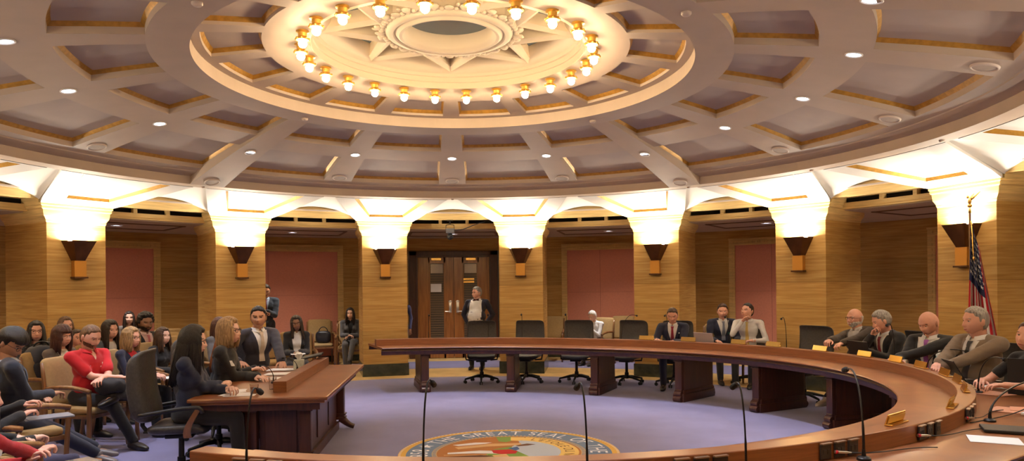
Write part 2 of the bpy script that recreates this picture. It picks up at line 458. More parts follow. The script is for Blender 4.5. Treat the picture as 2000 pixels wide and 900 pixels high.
# ring B soffit + faces, ring A fascia
lathe(bm, [(RBI, zr(RBI)+.01), (RBI, ZB), (RB, ZB), (RB, ZB+.05)], 192)
lathe(bm, [(5.12, zr(5.12)), (5.13, zr(5.12)-.012), (5.2, zr(5.2)-.012), (5.21, zr(5.21))], 192)
lathe(bm, [(RA, ZA), (RA, 4.085)], 160)
# inner ring of ribs
def zi(r): return 4.085+(RA-r)*.12
ri = [RA, 2.40, 2.12, 1.86, 1.78, 1.6, 1.42]
for k in range(16):
    a0 = k*STEP+PH
    for j in range(len(ri)-1):
        r0, r1 = ri[j], ri[j+1]
        quad(bm, P(r0, a0-BH, zi(r0)), P(r0, a0+BH, zi(r0)), P(r1, a0+BH, zi(r1)), P(r1, a0-BH, zi(r1)))
        n = 6
        for i in range(n):
            if j in (1, 2): continue
            q0 = a0+BH+(STEP-2*BH)*i/n; q1 = a0+BH+(STEP-2*BH)*(i+1)/n
            quad(bm, P(r0, q0, zi(r0)), P(r0, q1, zi(r0)), P(r1, q1, zi(r1)), P(r1, q0, zi(r1)))
bmesh.ops.remove_doubles(bm, verts=bm.verts, dist=.0008)
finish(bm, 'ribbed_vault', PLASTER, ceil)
# coffers: side wall, gilded trim, recessed panel
def coffer(a0, a1, r0, r1, zf, h1, h2, inset, nseg, parent, bmW):
    def loop(ins, dz):
        o = []
        am = (a0+a1)/2
        def pt(r, a):
            ad = math.degrees(ins/r); s = 1 if a > am else -1
            rr = r+ins if r == r0 else r-ins
            return rr, s, ad
        for i in range(nseg+1):
            a = a0+(a1-a0)*i/nseg; ad = math.degrees(ins/r0); a = am+(a-am)*((a1-a0)/2-ad)/((a1-a0)/2)
            o.append(P(r0+ins, a, zf(r0+ins)+dz))
        for t in (1/3, 2/3):
            r = r0+(r1-r0)*t; o.append(P(r, a1-math.degrees(ins/r), zf(r)+dz))
        for i in range(nseg+1):
            a = a1-(a1-a0)*i/nseg; ad = math.degrees(ins/r1); a = am+(a-am)*((a1-a0)/2-ad)/((a1-a0)/2)
            o.append(P(r1-ins, a, zf(r1-ins)+dz))
        for t in (2/3, 1/3):
            r = r0+(r1-r0)*t; o.append(P(r, a0+math.degrees(ins/r), zf(r)+dz))
        return o
    L0 = loop(0, 0); L1 = loop(.004, h1); L2 = loop(inset*.45, h1+.012); L3 = loop(inset, h2)
    m = len(L0)
    for i in range(m): quad(bmW, L0[i], L0[(i+1) % m], L1[(i+1) % m], L1[i])
    bm = NB()
    for A_, B_ in ((L1, L2), (L2, L3)):
        for i in range(m): quad(bm, A_[i], A_[(i+1) % m], B_[(i+1) % m], B_[i])
    # panel as strips across
    bp = NB()
    n = nseg
    inner = L3[:n+1]; outer = list(reversed(L3[n+3:2*n+4]))
    rr = [r0+inset, r0+(r1-r0)*.35, r0+(r1-r0)*.65, r1-inset]
    for i in range(n):
        for j in range(3):
            def ip(ii, jj):
                p = inner[ii].lerp(outer[ii], (rr[jj]-rr[0])/(rr[3]-rr[0]))
                r_ = math.hypot(p.x, p.y); p.z = zf(r_)+h2; return p
            quad(bp, ip(i, j), ip(i+1, j), ip(i+1, j+1), ip(i, j+1))
    bmesh.ops.remove_doubles(bp, verts=bp.verts, dist=.0008); bmesh.ops.remove_doubles(bm, verts=bm.verts, dist=.0008)
    o = finish(bp, 'coffer', PANELW, parent, smooth=True); finish(bm, 'gold_trim', GOLD, o)
bmW = NB()
for k in range(16):
    a0 = k*STEP+PH+BH; a1 = (k+1)*STEP+PH-BH
    for r0, r1 in rows_out:
        coffer(a0, a1, r0, r1, zr, .06, .095, .034, 8, ceil, bmW)
    coffer(a0, a1, 1.86, 2.40, zi, .03, .07, .03, 6, ceil, bmW)
bmesh.ops.remove_doubles(bmW, verts=bmW.verts, dist=.0008)
finish(bmW, 'coffer_sides', PLASTER, ceil)

# ---------------------------------------------------------------- oculus: drum, eight-pointed star, rosette
bm = NB()
lathe(bm, [(1.42, zi(1.42)), (1.40, 4.20), (1.395, 4.27), (1.38, 4.275), (1.375, 4.33), (1.355, 4.337), (1.345, 4.37), (1.31, 4.39), (1.27, 4.40), (1.22, 4.45), (1.19, 4.52), (1.19, 4.56)], 128)
# star of eight V-shaped arms
ZS = 4.40
def bar(p0, p1, w0, w1, z, h=.16, ridge=.02):
    """beam with ridged underside between two plan points"""
    d = (p1-p0); d.z = 0; d.normalize(); s = Vector((-d.y, d.x, 0))
    sec = lambda p, w: [p+s*w+V(0, 0, h), p+s*w+V(0, 0, .012), p+s*w*.55, p-V(0, 0, ridge), p-s*w*.55, p-s*w+V(0, 0, .012), p-s*w+V(0, 0, h)]
    a = [bm.verts.new(q+V(0, 0, z)) for q in sec(p0, w0)]; b = [bm.verts.new(q+V(0, 0, z)) for q in sec(p1, w1)]
    for i in range(6): bm.faces.new((a[i], a[i+1], b[i+1], b[i]))
    bm.faces.new(a); bm.faces.new(b)
for k in range(8):
    az = k*45+PH
    tip = P(1.31, az, 0)
    for s in (-1, 1):
        bar(P(.62, az+s*36, 0), tip, .085, .04, ZS)
        pass
# rosette ring
lathe(bm, [(.70, ZS+.16), (.70, ZS+.02), (.685, ZS-.005), (.66, ZS-.01), (.65, ZS-.03), (.62, ZS-.045), (.585, ZS-.045), (.565, ZS-.02), (.55, ZS-.035), (.52, ZS-.055), (.49, ZS-.05), (.465, ZS-.02), (.45, ZS), (.45, 4.60)], 96)
# carved leaves round the rosette
for k in range(64):
    az = k*360/64
    big = k % 8 == 0
    r = .70 if not big else .72
    ball(bm, P(r, az, ZS-.012), (.026 if not big else .05, .03 if not big else .055, .02), 8, 6, M=Matrix.Rotation(-R(az), 4, 'Z'))
for k in range(16):
    az = k*22.5+11.25
    ball(bm, P(.735, az, ZS+.0), (.05, .045, .03), 8, 6, M=Matrix.Rotation(-R(az), 4, 'Z'))
    ball(bm, P(.76, az+5, ZS+.005), (.02, .04, .018), 8, 6, M=Matrix.Rotation(-R(az+5), 4, 'Z'))
finish(bm, 'star_rosette', mat('warm star plaster', (.80, .68, .50), .55), ceil, auto=40)
bm = NB(); lathe(bm, [(1.2, 4.535), (.01, 4.535)], 64)
finish(bm, 'blue_glass', mat('dusky blue glass', (.16, .22, .25), .25), ceil)
bm = NB(); lathe(bm, [(RB, ZB+.05), (7.2, 3.42), (10.6, 3.42)], 64)
lathe(bm, [(1.6, 4.75), (.01, 4.75)], 32)
finish(bm, 'ceiling_backing', DARK, ceil)

# bulbs in gilded collars around the oculus
CREAMB = mat('glowing bulb', (1, .9, .75), .4, emit=(1, .73, .42), estr=BULB_E)
e0 = empty('oculus_bulb')
bm = NB(); lathe(bm, [(.018, 0), (.05, -.004), (.052, -.014), (.036, -.02), (.034, -.05), (.046, -.062), (.056, -.075), (.052, -.08), (.035, -.078), (.02, -.07)], 16)
for j in range(8): ball(bm, (.05*cos(j*PI/4), .05*sin(j*PI/4), -.07), .012, 6, 5)
finish(bm, 'collar', mat('gilt collar', (.75, .46, .10), .35, metal=.8), e0, auto=40)
bm = NB(); bmesh.ops.create_icosphere(bm, subdivisions=2, radius=.034, matrix=Matrix.Translation((0, 0, -.105))); finish(bm, 'bulb', CREAMB, e0, smooth=True)
for k in range(24):
    az = (k+.5)*15+PH
    o = e0 if k == 0 else tree_copy(e0)
    o.location = P(1.50, az, zi(1.5)+.001); o.scale = (1.2,)*3
    tag(o, 'glowing round bulb in a gilt collar in the ring around the ceiling star', 'light bulb', 'bulbs around the ceiling star')

# recessed downlights, speakers, detectors
LEN = mat('downlight lens', (.9, .9, .95), .3, emit=(.80, .84, 1.0), estr=9)
d0 = empty('recessed_downlight')
bm = NB(); lathe(bm, [(.075, .012), (.078, -.004), (.066, -.006), (.060, .008)], 24); finish(bm, 'trim_ring', mat('white enamel', (.7, .66, .62), .4), d0, smooth=True)
bm = NB(); r_ = lathe(bm, [(.060, .002), (.001, .002)], 24); finish(bm, 'lens', LEN, d0)
first = True
def downlight(p, label, group, watts, slope=0., az=0., size=1., col=(.86, .88, 1.0), cone_=64):
    global first
    o = d0 if first else tree_copy(d0)
    first = False
    o.location = p; o.rotation_euler = (0, 0, -R(az)); o.scale = (size,)*3
    o.rotation_euler = (Matrix.Rotation(-R(az), 3, 'Z') @ Matrix.Rotation(-slope, 3, 'X')).to_euler()
    tag(o, label, 'downlight', group)
    ld = bpy.data.lights.new('downlight_lamp', 'SPOT'); ld.energy = watts; ld.spot_size = R(cone_); ld.spot_blend = 1.0; ld.shadow_soft_size = .05; ld.color = col
    lo = bpy.data.objects.new('downlight_lamp', ld); COL.objects.link(lo); lo.parent = o; lo.location = (0, 0, -.02); lo.scale = (1/size,)*3
    lo.rotation_euler = (slope, 0, 0)
for k in range(-8, 8):
    az = k*STEP+PH; wide = k % 4 == 2
    r = 4.05 if wide else 3.85; zf = zrw if wide else zr
    downlight(P(r, az, zf(r)-.004), 'round recessed downlight on the middle ring of the coffered ceiling', 'downlights on the middle ceiling ring', DOWN_W, slope=math.atan(2*.0236*r), az=az)
for k in range(-4, 4):
    az = (2*k+1)*STEP+PH
    downlight(P(2.63, az, zr(2.63)+.012), 'round recessed downlight close to the raised inner ceiling ring', 'downlights on the inner ceiling ring', DOWN_W*1.5, slope=.13, az=az, cone_=88)
for k in range(-4, 5):
    az = k*STEP+PH+(-.8 if k < 0 else (.8 if k > 0 else 0))
    rr = 8.55
    downlight(P(rr, az, 2.920), 'round recessed downlight in the low ceiling behind the pillars', 'downlights in the low ceiling behind the pillars', CORR_W, size=1.4, col=(1, .86, .66), cone_=120)
# ceiling speakers
s0 = None
WE = mat('ceiling speaker plaster', (.60, .50, .42), .6)
for k in range(-8, 8):
    az = k*STEP+PH; wide = k % 4 == 2
    r = 5.17 if wide else 4.86; zf = zrw if wide else zr
    if s0 is None:
        s0 = empty('ceiling_speaker'); bm = NB()
        lathe(bm, [(.115, .01), (.112, -.012), (.10, -.02), (.095, -.012)], 28); finish(bm, 'rim', WE, s0, smooth=True)
        bm = NB(); lathe(bm, [(.096, -.012), (.05, -.014), (.001, -.014)], 28); finish(bm, 'grille', mat('speaker grille', (.45, .375, .31), .7, bump=.5, bscale=500), s0)
        o = s0
    else: o = tree_copy(s0)
    o.location = P(r, az, zf(r)); sl = math.atan(2*.0236*r+(.047 if wide else 0))
    o.rotation_euler = (Matrix.Rotation(-R(az), 3, 'Z') @ Matrix.Rotation(-sl, 3, 'X')).to_euler()
    tag(o, 'flat round speaker on a ceiling rib near the outer edge', 'speaker', 'ceiling speakers on the ribs')
s0 = None
for k, r, lb in [(k, 2.68, 'small round detector on the ceiling near the inner ring') for k in (-6, -2, 2, 6)]+[(k, 5.47, 'small sprinkler head on the outer ceiling band') for k in (-6, -4, -2, 0, 2, 3, 4, 6)]:
    az = k*STEP+PH
    if s0 is None:
        s0 = empty('ceiling_detector'); bm = NB()
        lathe(bm, [(.042, .004), (.042, -.012), (.030, -.026), (.001, -.028)], 20); finish(bm, 'housing', mat('detector shell', (.5, .41, .35), .5), s0, smooth=True); o = s0
    else: o = tree_copy(s0)
    o.location = P(r, az, (3.936 if r < 5 else ZB-.002)); tag(o, lb, 'detector', 'detectors' if r < 5 else 'sprinkler heads')
    if r > 5: o.scale = (.7,)*3

# ---------------------------------------------------------------- double doors (bay 0)
YD = WR*cos(R(6.2))
door = empty('door_1'); tag(door, kind='structure')
def dbox(name, m, c, s, parent=door, bev=0, **k):
    bm = NB(); box(bm, c, s, bev=bev); return finish(bm, name, m, parent, **k)
X0 = .04
bm = NB()
for s in (-1, 1): box(bm, (X0+s*.985, YD+.02, 1.31), (.19, .16, 2.62), bev=.01); box(bm, (X0+s*.905, YD-.05, 1.24), (.05, .05, 2.48), bev=.01)
box(bm, (X0, YD+.02, 2.565), (2.16, .16, .11), bev=.01); box(bm, (X0, YD-.05, 2.49), (1.86, .05, .05), bev=.01)
finish(bm, 'door_frame', WOODD, door)
GLS = mat('blind glass', (.10, .085, .07), .12)
for s in (-1, 1):
    cx = X0+s*.44
    bm = NB()
    cxw = cx-s*.03; ww = .33
    box(bm, (cx+s*.29-s*.0, YD, 1.24), (.29, .05, 2.46)); box(bm, (cx-s*.315, YD, 1.24), (.24, .05, 2.46))
    box(bm, (cxw, YD, 2.395), (.42, .05, .15)); box(bm, (cxw, YD, .17), (.42, .05, .32))
    # mouldings round the light
    for dx in (-1, 1): box(bm, (cxw+dx*(ww/2+.012), YD-.03, 1.33), (.028, .02, 2.03), bev=.005)
    for z in (2.33, .33): box(bm, (cxw, YD-.03, z), (ww+.05, .02, .028), bev=.005)
    leaf = finish(bm, 'door_leaf', WOODDOOR, door)
    dbox('door_glass', GLS, (cxw, YD+.01, 1.33), (ww+.02, .01, 2.0), leaf)
    bm = NB()
    for i in range(33): box(bm, (cxw, YD-.003, .40+i*.058), (ww, .01, .036))
    finish(bm, 'louvre_blind', mat('brown slats', (.13, .085, .05), .4), leaf)
    # lever on long plate
    bm = NB(); box(bm, (cx-s*.35, YD-.032, 1.24), (.065, .012, .26), bev=.004); ball(bm, (cx-s*.35, YD-.032, 1.385), (.045, .01, .03))
    sweep(bm, [(cx-s*.35, YD-.03, 1.14), (cx-s*.35, YD-.085, 1.14), (cx-s*.30, YD-.09, 1.14), (cx-s*.22, YD-.09, 1.145)], .012, 8)
    finish(bm, 'door_handle', SILVER, leaf, auto=40)
    dbox('door_closer', BRASS, (cx-s*.02, YD-.04, 2.42), (.24, .04, .06), leaf, bev=.006)
    dbox('painted_glass_reflection', mat('painted reflection', (.55, .5, .42), .1), (cxw, YD-.012, 2.19), (ww*.9, .004, .22), leaf)  # pale slab imitating light reflected in the upper door glass
dbox('exit_plate', BRASS, (X0+.37, YD-.04, 1.93), (.26, .006, .045), door); dbox('exit_plate', BRASS, (X0+.37, YD-.04, 1.86), (.26, .006, .045), door)
nb = dbox('paper_notice', WHITEP, (X0-.43, YD-.05, 1.72), (.26, .004, .20), None); tag(nb, 'blank white paper notice taped to the left door glass', 'notice')
# ================================================================ DAIS
C1 = V(.2, .3, 0)
_t = [-40, -19, -5, 11, 28, 45, 60, 75, 90, 105, 120, 135, 150, 165, 180, 195, 215]
_r = [4.80, 4.64, 4.47, 4.34, 4.28, 4.33, 4.46, 4.55, 4.59, 4.57, 4.52, 4.43, 4.31, 4.23, 4.14, 4.05, 3.97]
def rin(th):
    for i in range(1, len(_t)-2):
        if th <= _t[i+1] or i == len(_t)-3:
            t = (th-_t[i])/(_t[i+1]-_t[i]); p = _r[i-1:i+3]
            return .5*((2*p[1])+(-p[0]+p[2])*t+(2*p[0]-5*p[1]+4*p[2]-p[3])*t*t+(-p[0]+3*p[1]-3*p[2]+p[3])*t**3)
def D(th, off, z):
    """point on the dais: angle, offset from the riser's inner face, height"""
    r = rin(th)+off; a = R(th); return V(C1.x+r*sin(a), C1.y+r*cos(a), z)
TH0, TH1 = -18.6, 203.2
def dsweep(bm, sec, th0=TH0, th1=TH1, n=150):
    rows = []
    for i in range(n+1):
        th = th0+(th1-th0)*i/n
        rows.append([bm.verts.new(D(th, o, z)) for o, z in sec])
    m = len(sec)
    for i in range(n):
        for j in range(m): bm.faces.new((rows[i][j], rows[i][(j+1) % m], rows[i+1][(j+1) % m], rows[i+1][j]))
    bm.faces.new(rows[0]); bm.faces.new(rows[-1])
dais = empty('curved_dais', (0, 0, 0), label='long horseshoe walnut dais with raised inner shelf, curving round the seal', cat='desk')
bm = NB(); dsweep(bm, [(-.42, .742), (-.428, .75), (-.42, .76), (-.40, .763), (.65, .763), (.66, .755), (.65, .735), (.62, .725), (-.37, .722), (-.395, .73)])
finish(bm, 'worktop', WOODT, dais, auto=40)
bm = NB(); dsweep(bm, [(0, .763), (0, .868), (.004, .872), (.126, .872), (.13, .868), (.13, .763)])
finish(bm, 'riser', WOODT, dais, auto=40)
bm = NB(); dsweep(bm, [(-.375, .722), (-.385, .70), (-.36, .675), (-.355, .635), (-.34, .635), (-.34, .722)]); dsweep(bm, [(.58, .722), (.58, .66), (.60, .66), (.60, .722)])
finish(bm, 'apron', WOODD, dais, auto=40)
def pedestal(th):
    f = lambda o, w: D(th, o, 0)
    a = R(th); rv = V(sin(a), cos(a), 0); tv = V(cos(a), -sin(a), 0)
    M = Matrix(((tv.x, rv.x, 0, 0), (tv.y, rv.y, 0, 0), (0, 0, 1, 0), (0, 0, 0, 1))); M.translation = D(th, 0, 0)
    bm = NB()
    box(bm, (0, .16, .38), (.14, .80, .52), M=M); box(bm, (0, .16, .06), (.19, .90, .12), bev=.012, M=M); box(bm, (0, .16, .145), (.165, .85, .06), bev=.015, M=M); box(bm, (0, .16, .65), (.18, .86, .05), bev=.012, M=M)
    for y in (-.255, .575):
        s = -1 if y < 0 else 1
        box(bm, (0, y, .40), (.12, .07, .50), bev=.012, M=M)
        # reeded neck and scroll foot
        for z in (.60, .625): box(bm, (0, y+s*.005, z), (.15, .09, .016), bev=.005, M=M)
        cone(bm, M @ V(-.065, y+s*.045, .045), M @ V(.065, y+s*.045, .045), .045, .045, 14)
        cone(bm, M @ V(-.06, y+s*.02, .115), M @ V(.06, y+s*.02, .115), .05, .05, 14)
        cone(bm, M @ V(-.055, y+s*.01, .17), M @ V(.055, y+s*.01, .17), .03, .03, 12)
    # curved bracket up to the top
    finish(bm, 'pedestal', WOODD, dais, auto=35)
for th in (-9, 10.6, 30.6, 50.2, 67.3, 84.6, 104, 124, 144, 164, 184, 199): pedestal(th)
# socket boxes on the members' side of the riser
PLATE = mat('dark socket plate', (.035, .028, .024), .4); LID = mat('brushed bronze lid', (.35, .24, .16), .35, metal=.7)
def outlet(th, k):
    M = dframe(th, .13)
    bm = NB(); box(bm, (0, .006, .812), (.088, .012, .082), bev=.003, M=M); 
    for dx in (-.018, .018): box(bm, (dx, .013, .812), (.022, .004, .028), bev=.001, M=M)
    o = finish(bm, 'socket_plate', PLATE, dais)
    bm = NB(); box(bm, (0, .012, .858), (.084, .024, .008), bev=.002, M=M); finish(bm, 'socket_lid', LID, o)
def dframe(th, off, z=0):
    a = R(th); rv = V(sin(a), cos(a), 0); tv = V(cos(a), -sin(a), 0)
    M = Matrix(((tv.x, rv.x, 0, 0), (tv.y, rv.y, 0, 0), (0, 0, 1, 0), (0, 0, 0, 1))); M.translation = D(th, off, z)
    return M
for t0 in (197, 175.5, 165.8, 153.7, 141.8, 131, 117, 104, 92, 80, 66, 53, 40, 26, 12, -3):
    for k in range(3): outlet(t0+(k-1)*1.45, k)

# nameplates on the riser top
npm = empty('nameplate')
bm = NB(); box(bm, (0, .012, .006), (.24, .05, .010), bev=.003); M = Matrix.Translation((0, .004, .04)) @ Matrix.Rotation(R(-18), 4, 'X'); box(bm, (0, 0, 0), (.25, .006, .062), bev=.001, M=M); finish(bm, 'brass_plate', BRASS, npm)
bm = NB(); M = Matrix.Translation((0, .010, .036)) @ Matrix.Rotation(R(-18), 4, 'X'); box(bm, (0, 0, 0), (.235, .006, .045), M=M); finish(bm, 'backing', mat('gilt backing', (.5, .3, .05), .4, metal=.5), npm)
def theta_of(x, y): return math.degrees(math.atan2(x-C1.x, y-C1.y))
nps = [((3.2, 3.77), 'in front of the man with the dark red tie'), ((3.67, 3.23), 'beside the small grey laptop'), ((4.09, 2.53), 'in front of the man in the white shirt and yellow tie'),
    ((4.5, 2.09), 'in front of the empty black chair beside the pillar'), ((4.67, 1.32), 'in front of the bald man with glasses and beard'), ((4.76, .55), 'in front of the grey-haired man with hand at his mouth'),
    ((4.81, -.05), 'left of the drinking glass, before the dark laptop'), ((4.74, -.59), 'in front of the man with the purple tie'), ((4.57, -1.21), 'in front of the man in the tan suit'),
    ((4.39, -1.65), 'beside the turquoise bottle, at the tip of the bend'), ((4.1, -2.12), 'small, at the far right edge of the riser'), ((3.83, -2.42), 'seen from behind at the right bend'), ((2.74, -3.32), 'seen from behind, nearest the camera')]
nps[11] = ((3.5, -2.80), nps[11][1])
first_np = True
for (x, y), lb in nps:
    th = theta_of(x, y); o = npm if first_np else tree_copy(npm); first_np = False
    o.matrix_world = dframe(th, .045, .873)
    tag(o, 'brass nameplate '+lb, 'nameplate', 'brass nameplates on the dais')

# gooseneck microphones
MIC = mat('microphone black', (.02, .018, .018), .35, metal=.5)
def gooseneck(name, base, tip, label, h=.5, head=.055, r=.0052, tall=None, plug=None):
    e = empty(name, base, 0, label, 'microphone', 'gooseneck microphones')
    b = Vector(base); t = Vector(tip)-b
    bm = NB(); lathe(bm, [(.0, 0), (.038, 0), (.038, .012), (.03, .02), (.012, .024), (.009, .06), (.0, .06)], 20); finish(bm, 'base', MIC, e, auto=40)
    hz = V(t.x, t.y, 0)
    dirn = hz.normalized() if hz.length > .001 else V(0, 1, 0)
    top = t.z
    pts = bez((0, 0, .05), (0, 0, top*.65), tuple(hz*.35+V(0, 0, top*1.12)), tuple(t), 18)
    bm = NB(); sweep(bm, pts, [r*1.25 if i < 4 else r*.9 for i in range(len(pts))], 8); finish(bm, 'gooseneck', MIC, e, smooth=True)
    d = (pts[-1]-pts[-2]).normalized()
    bm = NB(); sweep(bm, [t, t+d*.012, t+d*head*.4, t+d*head*.9, t+d*head], [r*1.2, r*2.4, r*2.9, r*2.8, r*1.6], 12); finish(bm, 'mic_head', mat('foam windscreen', (.012, .012, .012), .9), e, smooth=True)
    return e
# near row, from the left
gooseneck('gooseneck_microphone', (-1.02, -3.90, .763), (-.99, -3.80, 1.24), 'black gooseneck microphone nearest the camera at the left end of the dais', head=.05)
gooseneck('gooseneck_microphone', (-.15, -4.0, .763), (-.11, -3.90, 1.275), 'black gooseneck microphone before the left side of the seal', head=.05)
gooseneck('gooseneck_microphone', (.64, -4.12, .763), (.62, -4.02, 1.26), 'black gooseneck microphone before the right side of the seal', head=.05)
gooseneck('gooseneck_microphone', (1.47, -4.02, .763), (1.46, -3.92, 1.23), 'black gooseneck microphone between the seal and the right bend', head=.05)
m5 = gooseneck('gooseneck_microphone', (2.27, -3.72, .763), (2.34, -3.44, 1.235), 'black gooseneck microphone with bent neck at the near right bend', head=.075, r=.006)
for k, (th, lb) in enumerate([(-7.5, 'far left on the dais, left of the doors'), (5.2, 'before the leftmost empty chair'), (12.6, 'before the second empty chair from the left'), (22.5, 'before the third empty chair from the left'), (34.5, 'before the fourth empty chair from the left'),
    (44.5, 'left of the man with the dark red tie'), (57, 'beside the small grey laptop'), (68.5, 'before the empty chair right of the white-shirted man'), (91, 'before the grey-haired man with hand at his mouth')]):
    b = D(th, .20, .763); c_ = D(th, .12, 1.27)
    if k == 4: c_ = D(th+3.4, .16, 1.255)
    gooseneck('gooseneck_microphone', b, c_, 'thin black gooseneck microphone '+lb, head=.03, r=.005)
gooseneck('gooseneck_microphone', D(98, .22, .763), D(103, .40, 1.06), 'black gooseneck microphone slanting across the purple tie', head=.03, r=.006)
gooseneck('gooseneck_microphone', D(113, .24, .763), D(117, .36, 1.10), 'black gooseneck microphone crossing the tan suit', head=.03, r=.006)
gooseneck('gooseneck_microphone', D(131, .25, .763), D(121, .62, 1.0), 'black gooseneck microphone leaning towards the green cup', head=.05, r=.007)

# ================================================================ TASK CHAIRS
def pad(bm, M, w, d, t, ex=.35, seg=20, bend=0., puff=0., mi=0, fn=None):
    """soft superellipsoid cushion w x d x t; bend curves it about y"""
    def se(v, e): return math.copysign(abs(v)**e, v)
    rows = []
    n = seg; m = seg//2
    for j in range(m+1):
        ph = -PI/2+PI*j/m
        row = []
        for i in range(n):
            th = 2*PI*i/n
            x = se(cos(ph), .5)*se(cos(th), ex)*w/2; y = se(cos(ph), .5)*se(sin(th), ex)*d/2; z = se(sin(ph), .6)*t/2
            z += bend*(x/(w/2))**2
            p = V(x, y, z)
            if fn: p = fn(p)
            row.append(bm.verts.new(M @ p))
        rows.append(row)
    for j in range(m):
        for i in range(n):
            bm.faces.new((rows[j][i], rows[j][(i+1) % n], rows[j+1][(i+1) % n], rows[j+1][i])).material_index = mi
    bmesh.ops.remove_doubles(bm, verts=rows[0]+rows[-1], dist=.0001)
def make_task_chair(name, woodarm=False, big=1.0, arms=True):
    """origin on floor under the column, faces +y"""
    e = empty(name)
    bm = NB(); pad(bm, Matrix.Translation((0, .0, .475)), .52, .50, .10, fn=lambda p: V(p.x, p.y, p.z+.02*(p.x/.26)**2-(.03 if p.y > .18 else 0)*((p.y-.18)/.07)))
    finish(bm, 'seat', LEATHER, e, smooth=True)
    bm = NB()
    H = .56*big
    Mb = Matrix.Translation((0, -.275, .55+H/2)) @ Matrix.Rotation(R(7), 4, 'X') @ Matrix.Rotation(PI/2, 4, 'X')
    def bf(p):
        # p: x width, y height, z depth
        t = (p.y+H/2)/H
        z = p.z*(1-.25*t)+.03*sin(t*PI*1.1)-.05*(max(0, t-.85)/.15)**2
        return V(p.x*(1-.04*t), p.y, z-.035*(p.x/.25)**2*(-1))
    pad(bm, Mb, .56, H, .105 if big < 1.1 else .17, ex=.2 if big < 1.1 else .36, fn=bf, seg=36)
    finish(bm, 'backrest', LEATHER, e, smooth=True)
    bm = NB(); box(bm, (0, -.20, .44), (.07, .24, .02), bev=.005); sweep(bm, [(0, -.30, .45), (0, -.335, .50), (0, -.33, .72)], .02, 8); finish(bm, 'back_spine', BLACKM, e, smooth=False)
    bm = NB(); box(bm, (0, 0, .405), (.20, .24, .04), bev=.01); cone(bm, (0, 0, .12), (0, 0, .40), .027, .024, 14); cone(bm, (0, 0, .09), (0, 0, .2), .04, .036, 14); sweep(bm, [(.1, .05, .41), (.24, .07, .41)], .007, 6); finish(bm, 'column', BLACKM, e, auto=40)
    bm = NB()
    for k in range(5):
        a = 2*PI*k/5+.3; u = V(cos(a), sin(a), 0)
        sweep(bm, [u*.02+V(0, 0, .125), u*.12+V(0, 0, .12), u*.31+V(0, 0, .078)], [.028, .024, .016], 8)
        cone(bm, u*.31+V(0, 0, .085), u*.31+V(0, 0, .045), .012, .012, 8)
    finish(bm, 'star_base', BLACKM, e, smooth=True)
    for k in range(5):
        a = 2*PI*k/5+.3; u = V(cos(a), sin(a), 0); s = V(-sin(a), cos(a), 0)
        bm = NB()
        for q in (-.018, .018): cone(bm, u*.31+s*(q-.009)+V(0, 0, .029), u*.31+s*(q+.009)+V(0, 0, .029), .029, .029, 14)
        finish(bm, 'caster', BLACKP, e, auto=40)
    if arms:
        for s in (-1, 1):
            bm = NB()
            if woodarm:
                pts = bez((s*.27, .12, .42), (s*.29, .10, .50), (s*.30, .16, .58), (s*.30, .22, .68), 10)
                rows = []
                for i, p in enumerate(pts):
                    w_ = .032-.008*i/10
                    rows.append([bm.verts.new(p+V(dx*.012, dy*w_, 0)) for dx, dy in ((-1, -1), (1, -1), (1, 1), (-1, 1))])
                for i in range(len(rows)-1):
                    for j in range(4): bm.faces.new((rows[i][j], rows[i][(j+1) % 4], rows[i+1][(j+1) % 4], rows[i+1][j]))
                bm.faces.new(rows[0]); bm.faces.new(rows[-1])
                arm = finish(bm, 'arm_post', WOODCH, e)
                bm = NB(); sweep(bm, bez((s*.29, -.28, .635), (s*.30, -.1, .66), (s*.30, .12, .70), (s*.30, .22, .69), 10)+[V(s*.30, .245, .67), V(s*.295, .25, .64)], [.020]*12, 10)
                finish(bm, 'arm_pad', BLACKP, arm, smooth=True)
            else:
                sweep(bm, [(s*.16, .0, .41), (s*.28, .0, .42), (s*.295, .0, .50), (s*.295, .0, .655)], .014, 8)
                arm = finish(bm, 'arm_post', BLACKM, e, smooth=True)
                bm = NB(); pad(bm, Matrix.Translation((s*.295, .02, .67)), .075, .26, .035, seg=14); finish(bm, 'arm_pad', BLACKP, arm, smooth=True)
    return e
tc = make_task_chair('task_chair', arms=True)
tc_used = [0]
def task_chair(x, y, face, label, group='black task chairs round the dais', proto=None):
    """face = azimuth the sitter looks towards (0 = away from camera, 90 = right)"""
    pr = proto or tc
    o = pr if pr.get('used') is None else tree_copy(pr)
    pr['used'] = 1
    if 'used' in o and o is not pr: del o['used']
    o.location = (x, y, 0); o.rotation_euler.z = -R(face)
    tag(o, label, 'chair', group); return o
def toward(x, y, tx=C1.x, ty=C1.y): return math.degrees(math.atan2(tx-x, ty-y))
for x, y, lb, tw in [(.52, 5.52, 'leftmost empty black task chair behind the far arm of the dais', 0), (1.33, 5.45, 'second empty black task chair from the left, before the pillar right of the doors', 6), (2.22, 5.28, 'third empty black task chair from the left behind the dais', -4), (3.07, 5.0, 'fourth empty black task chair, left of the man with the dark red tie', 5),
    (5.15, 2.66, 'empty black task chair between the white-shirted man and the bald man with glasses', -6)]:
    task_chair(x, y, toward(x, y)+tw, lb)

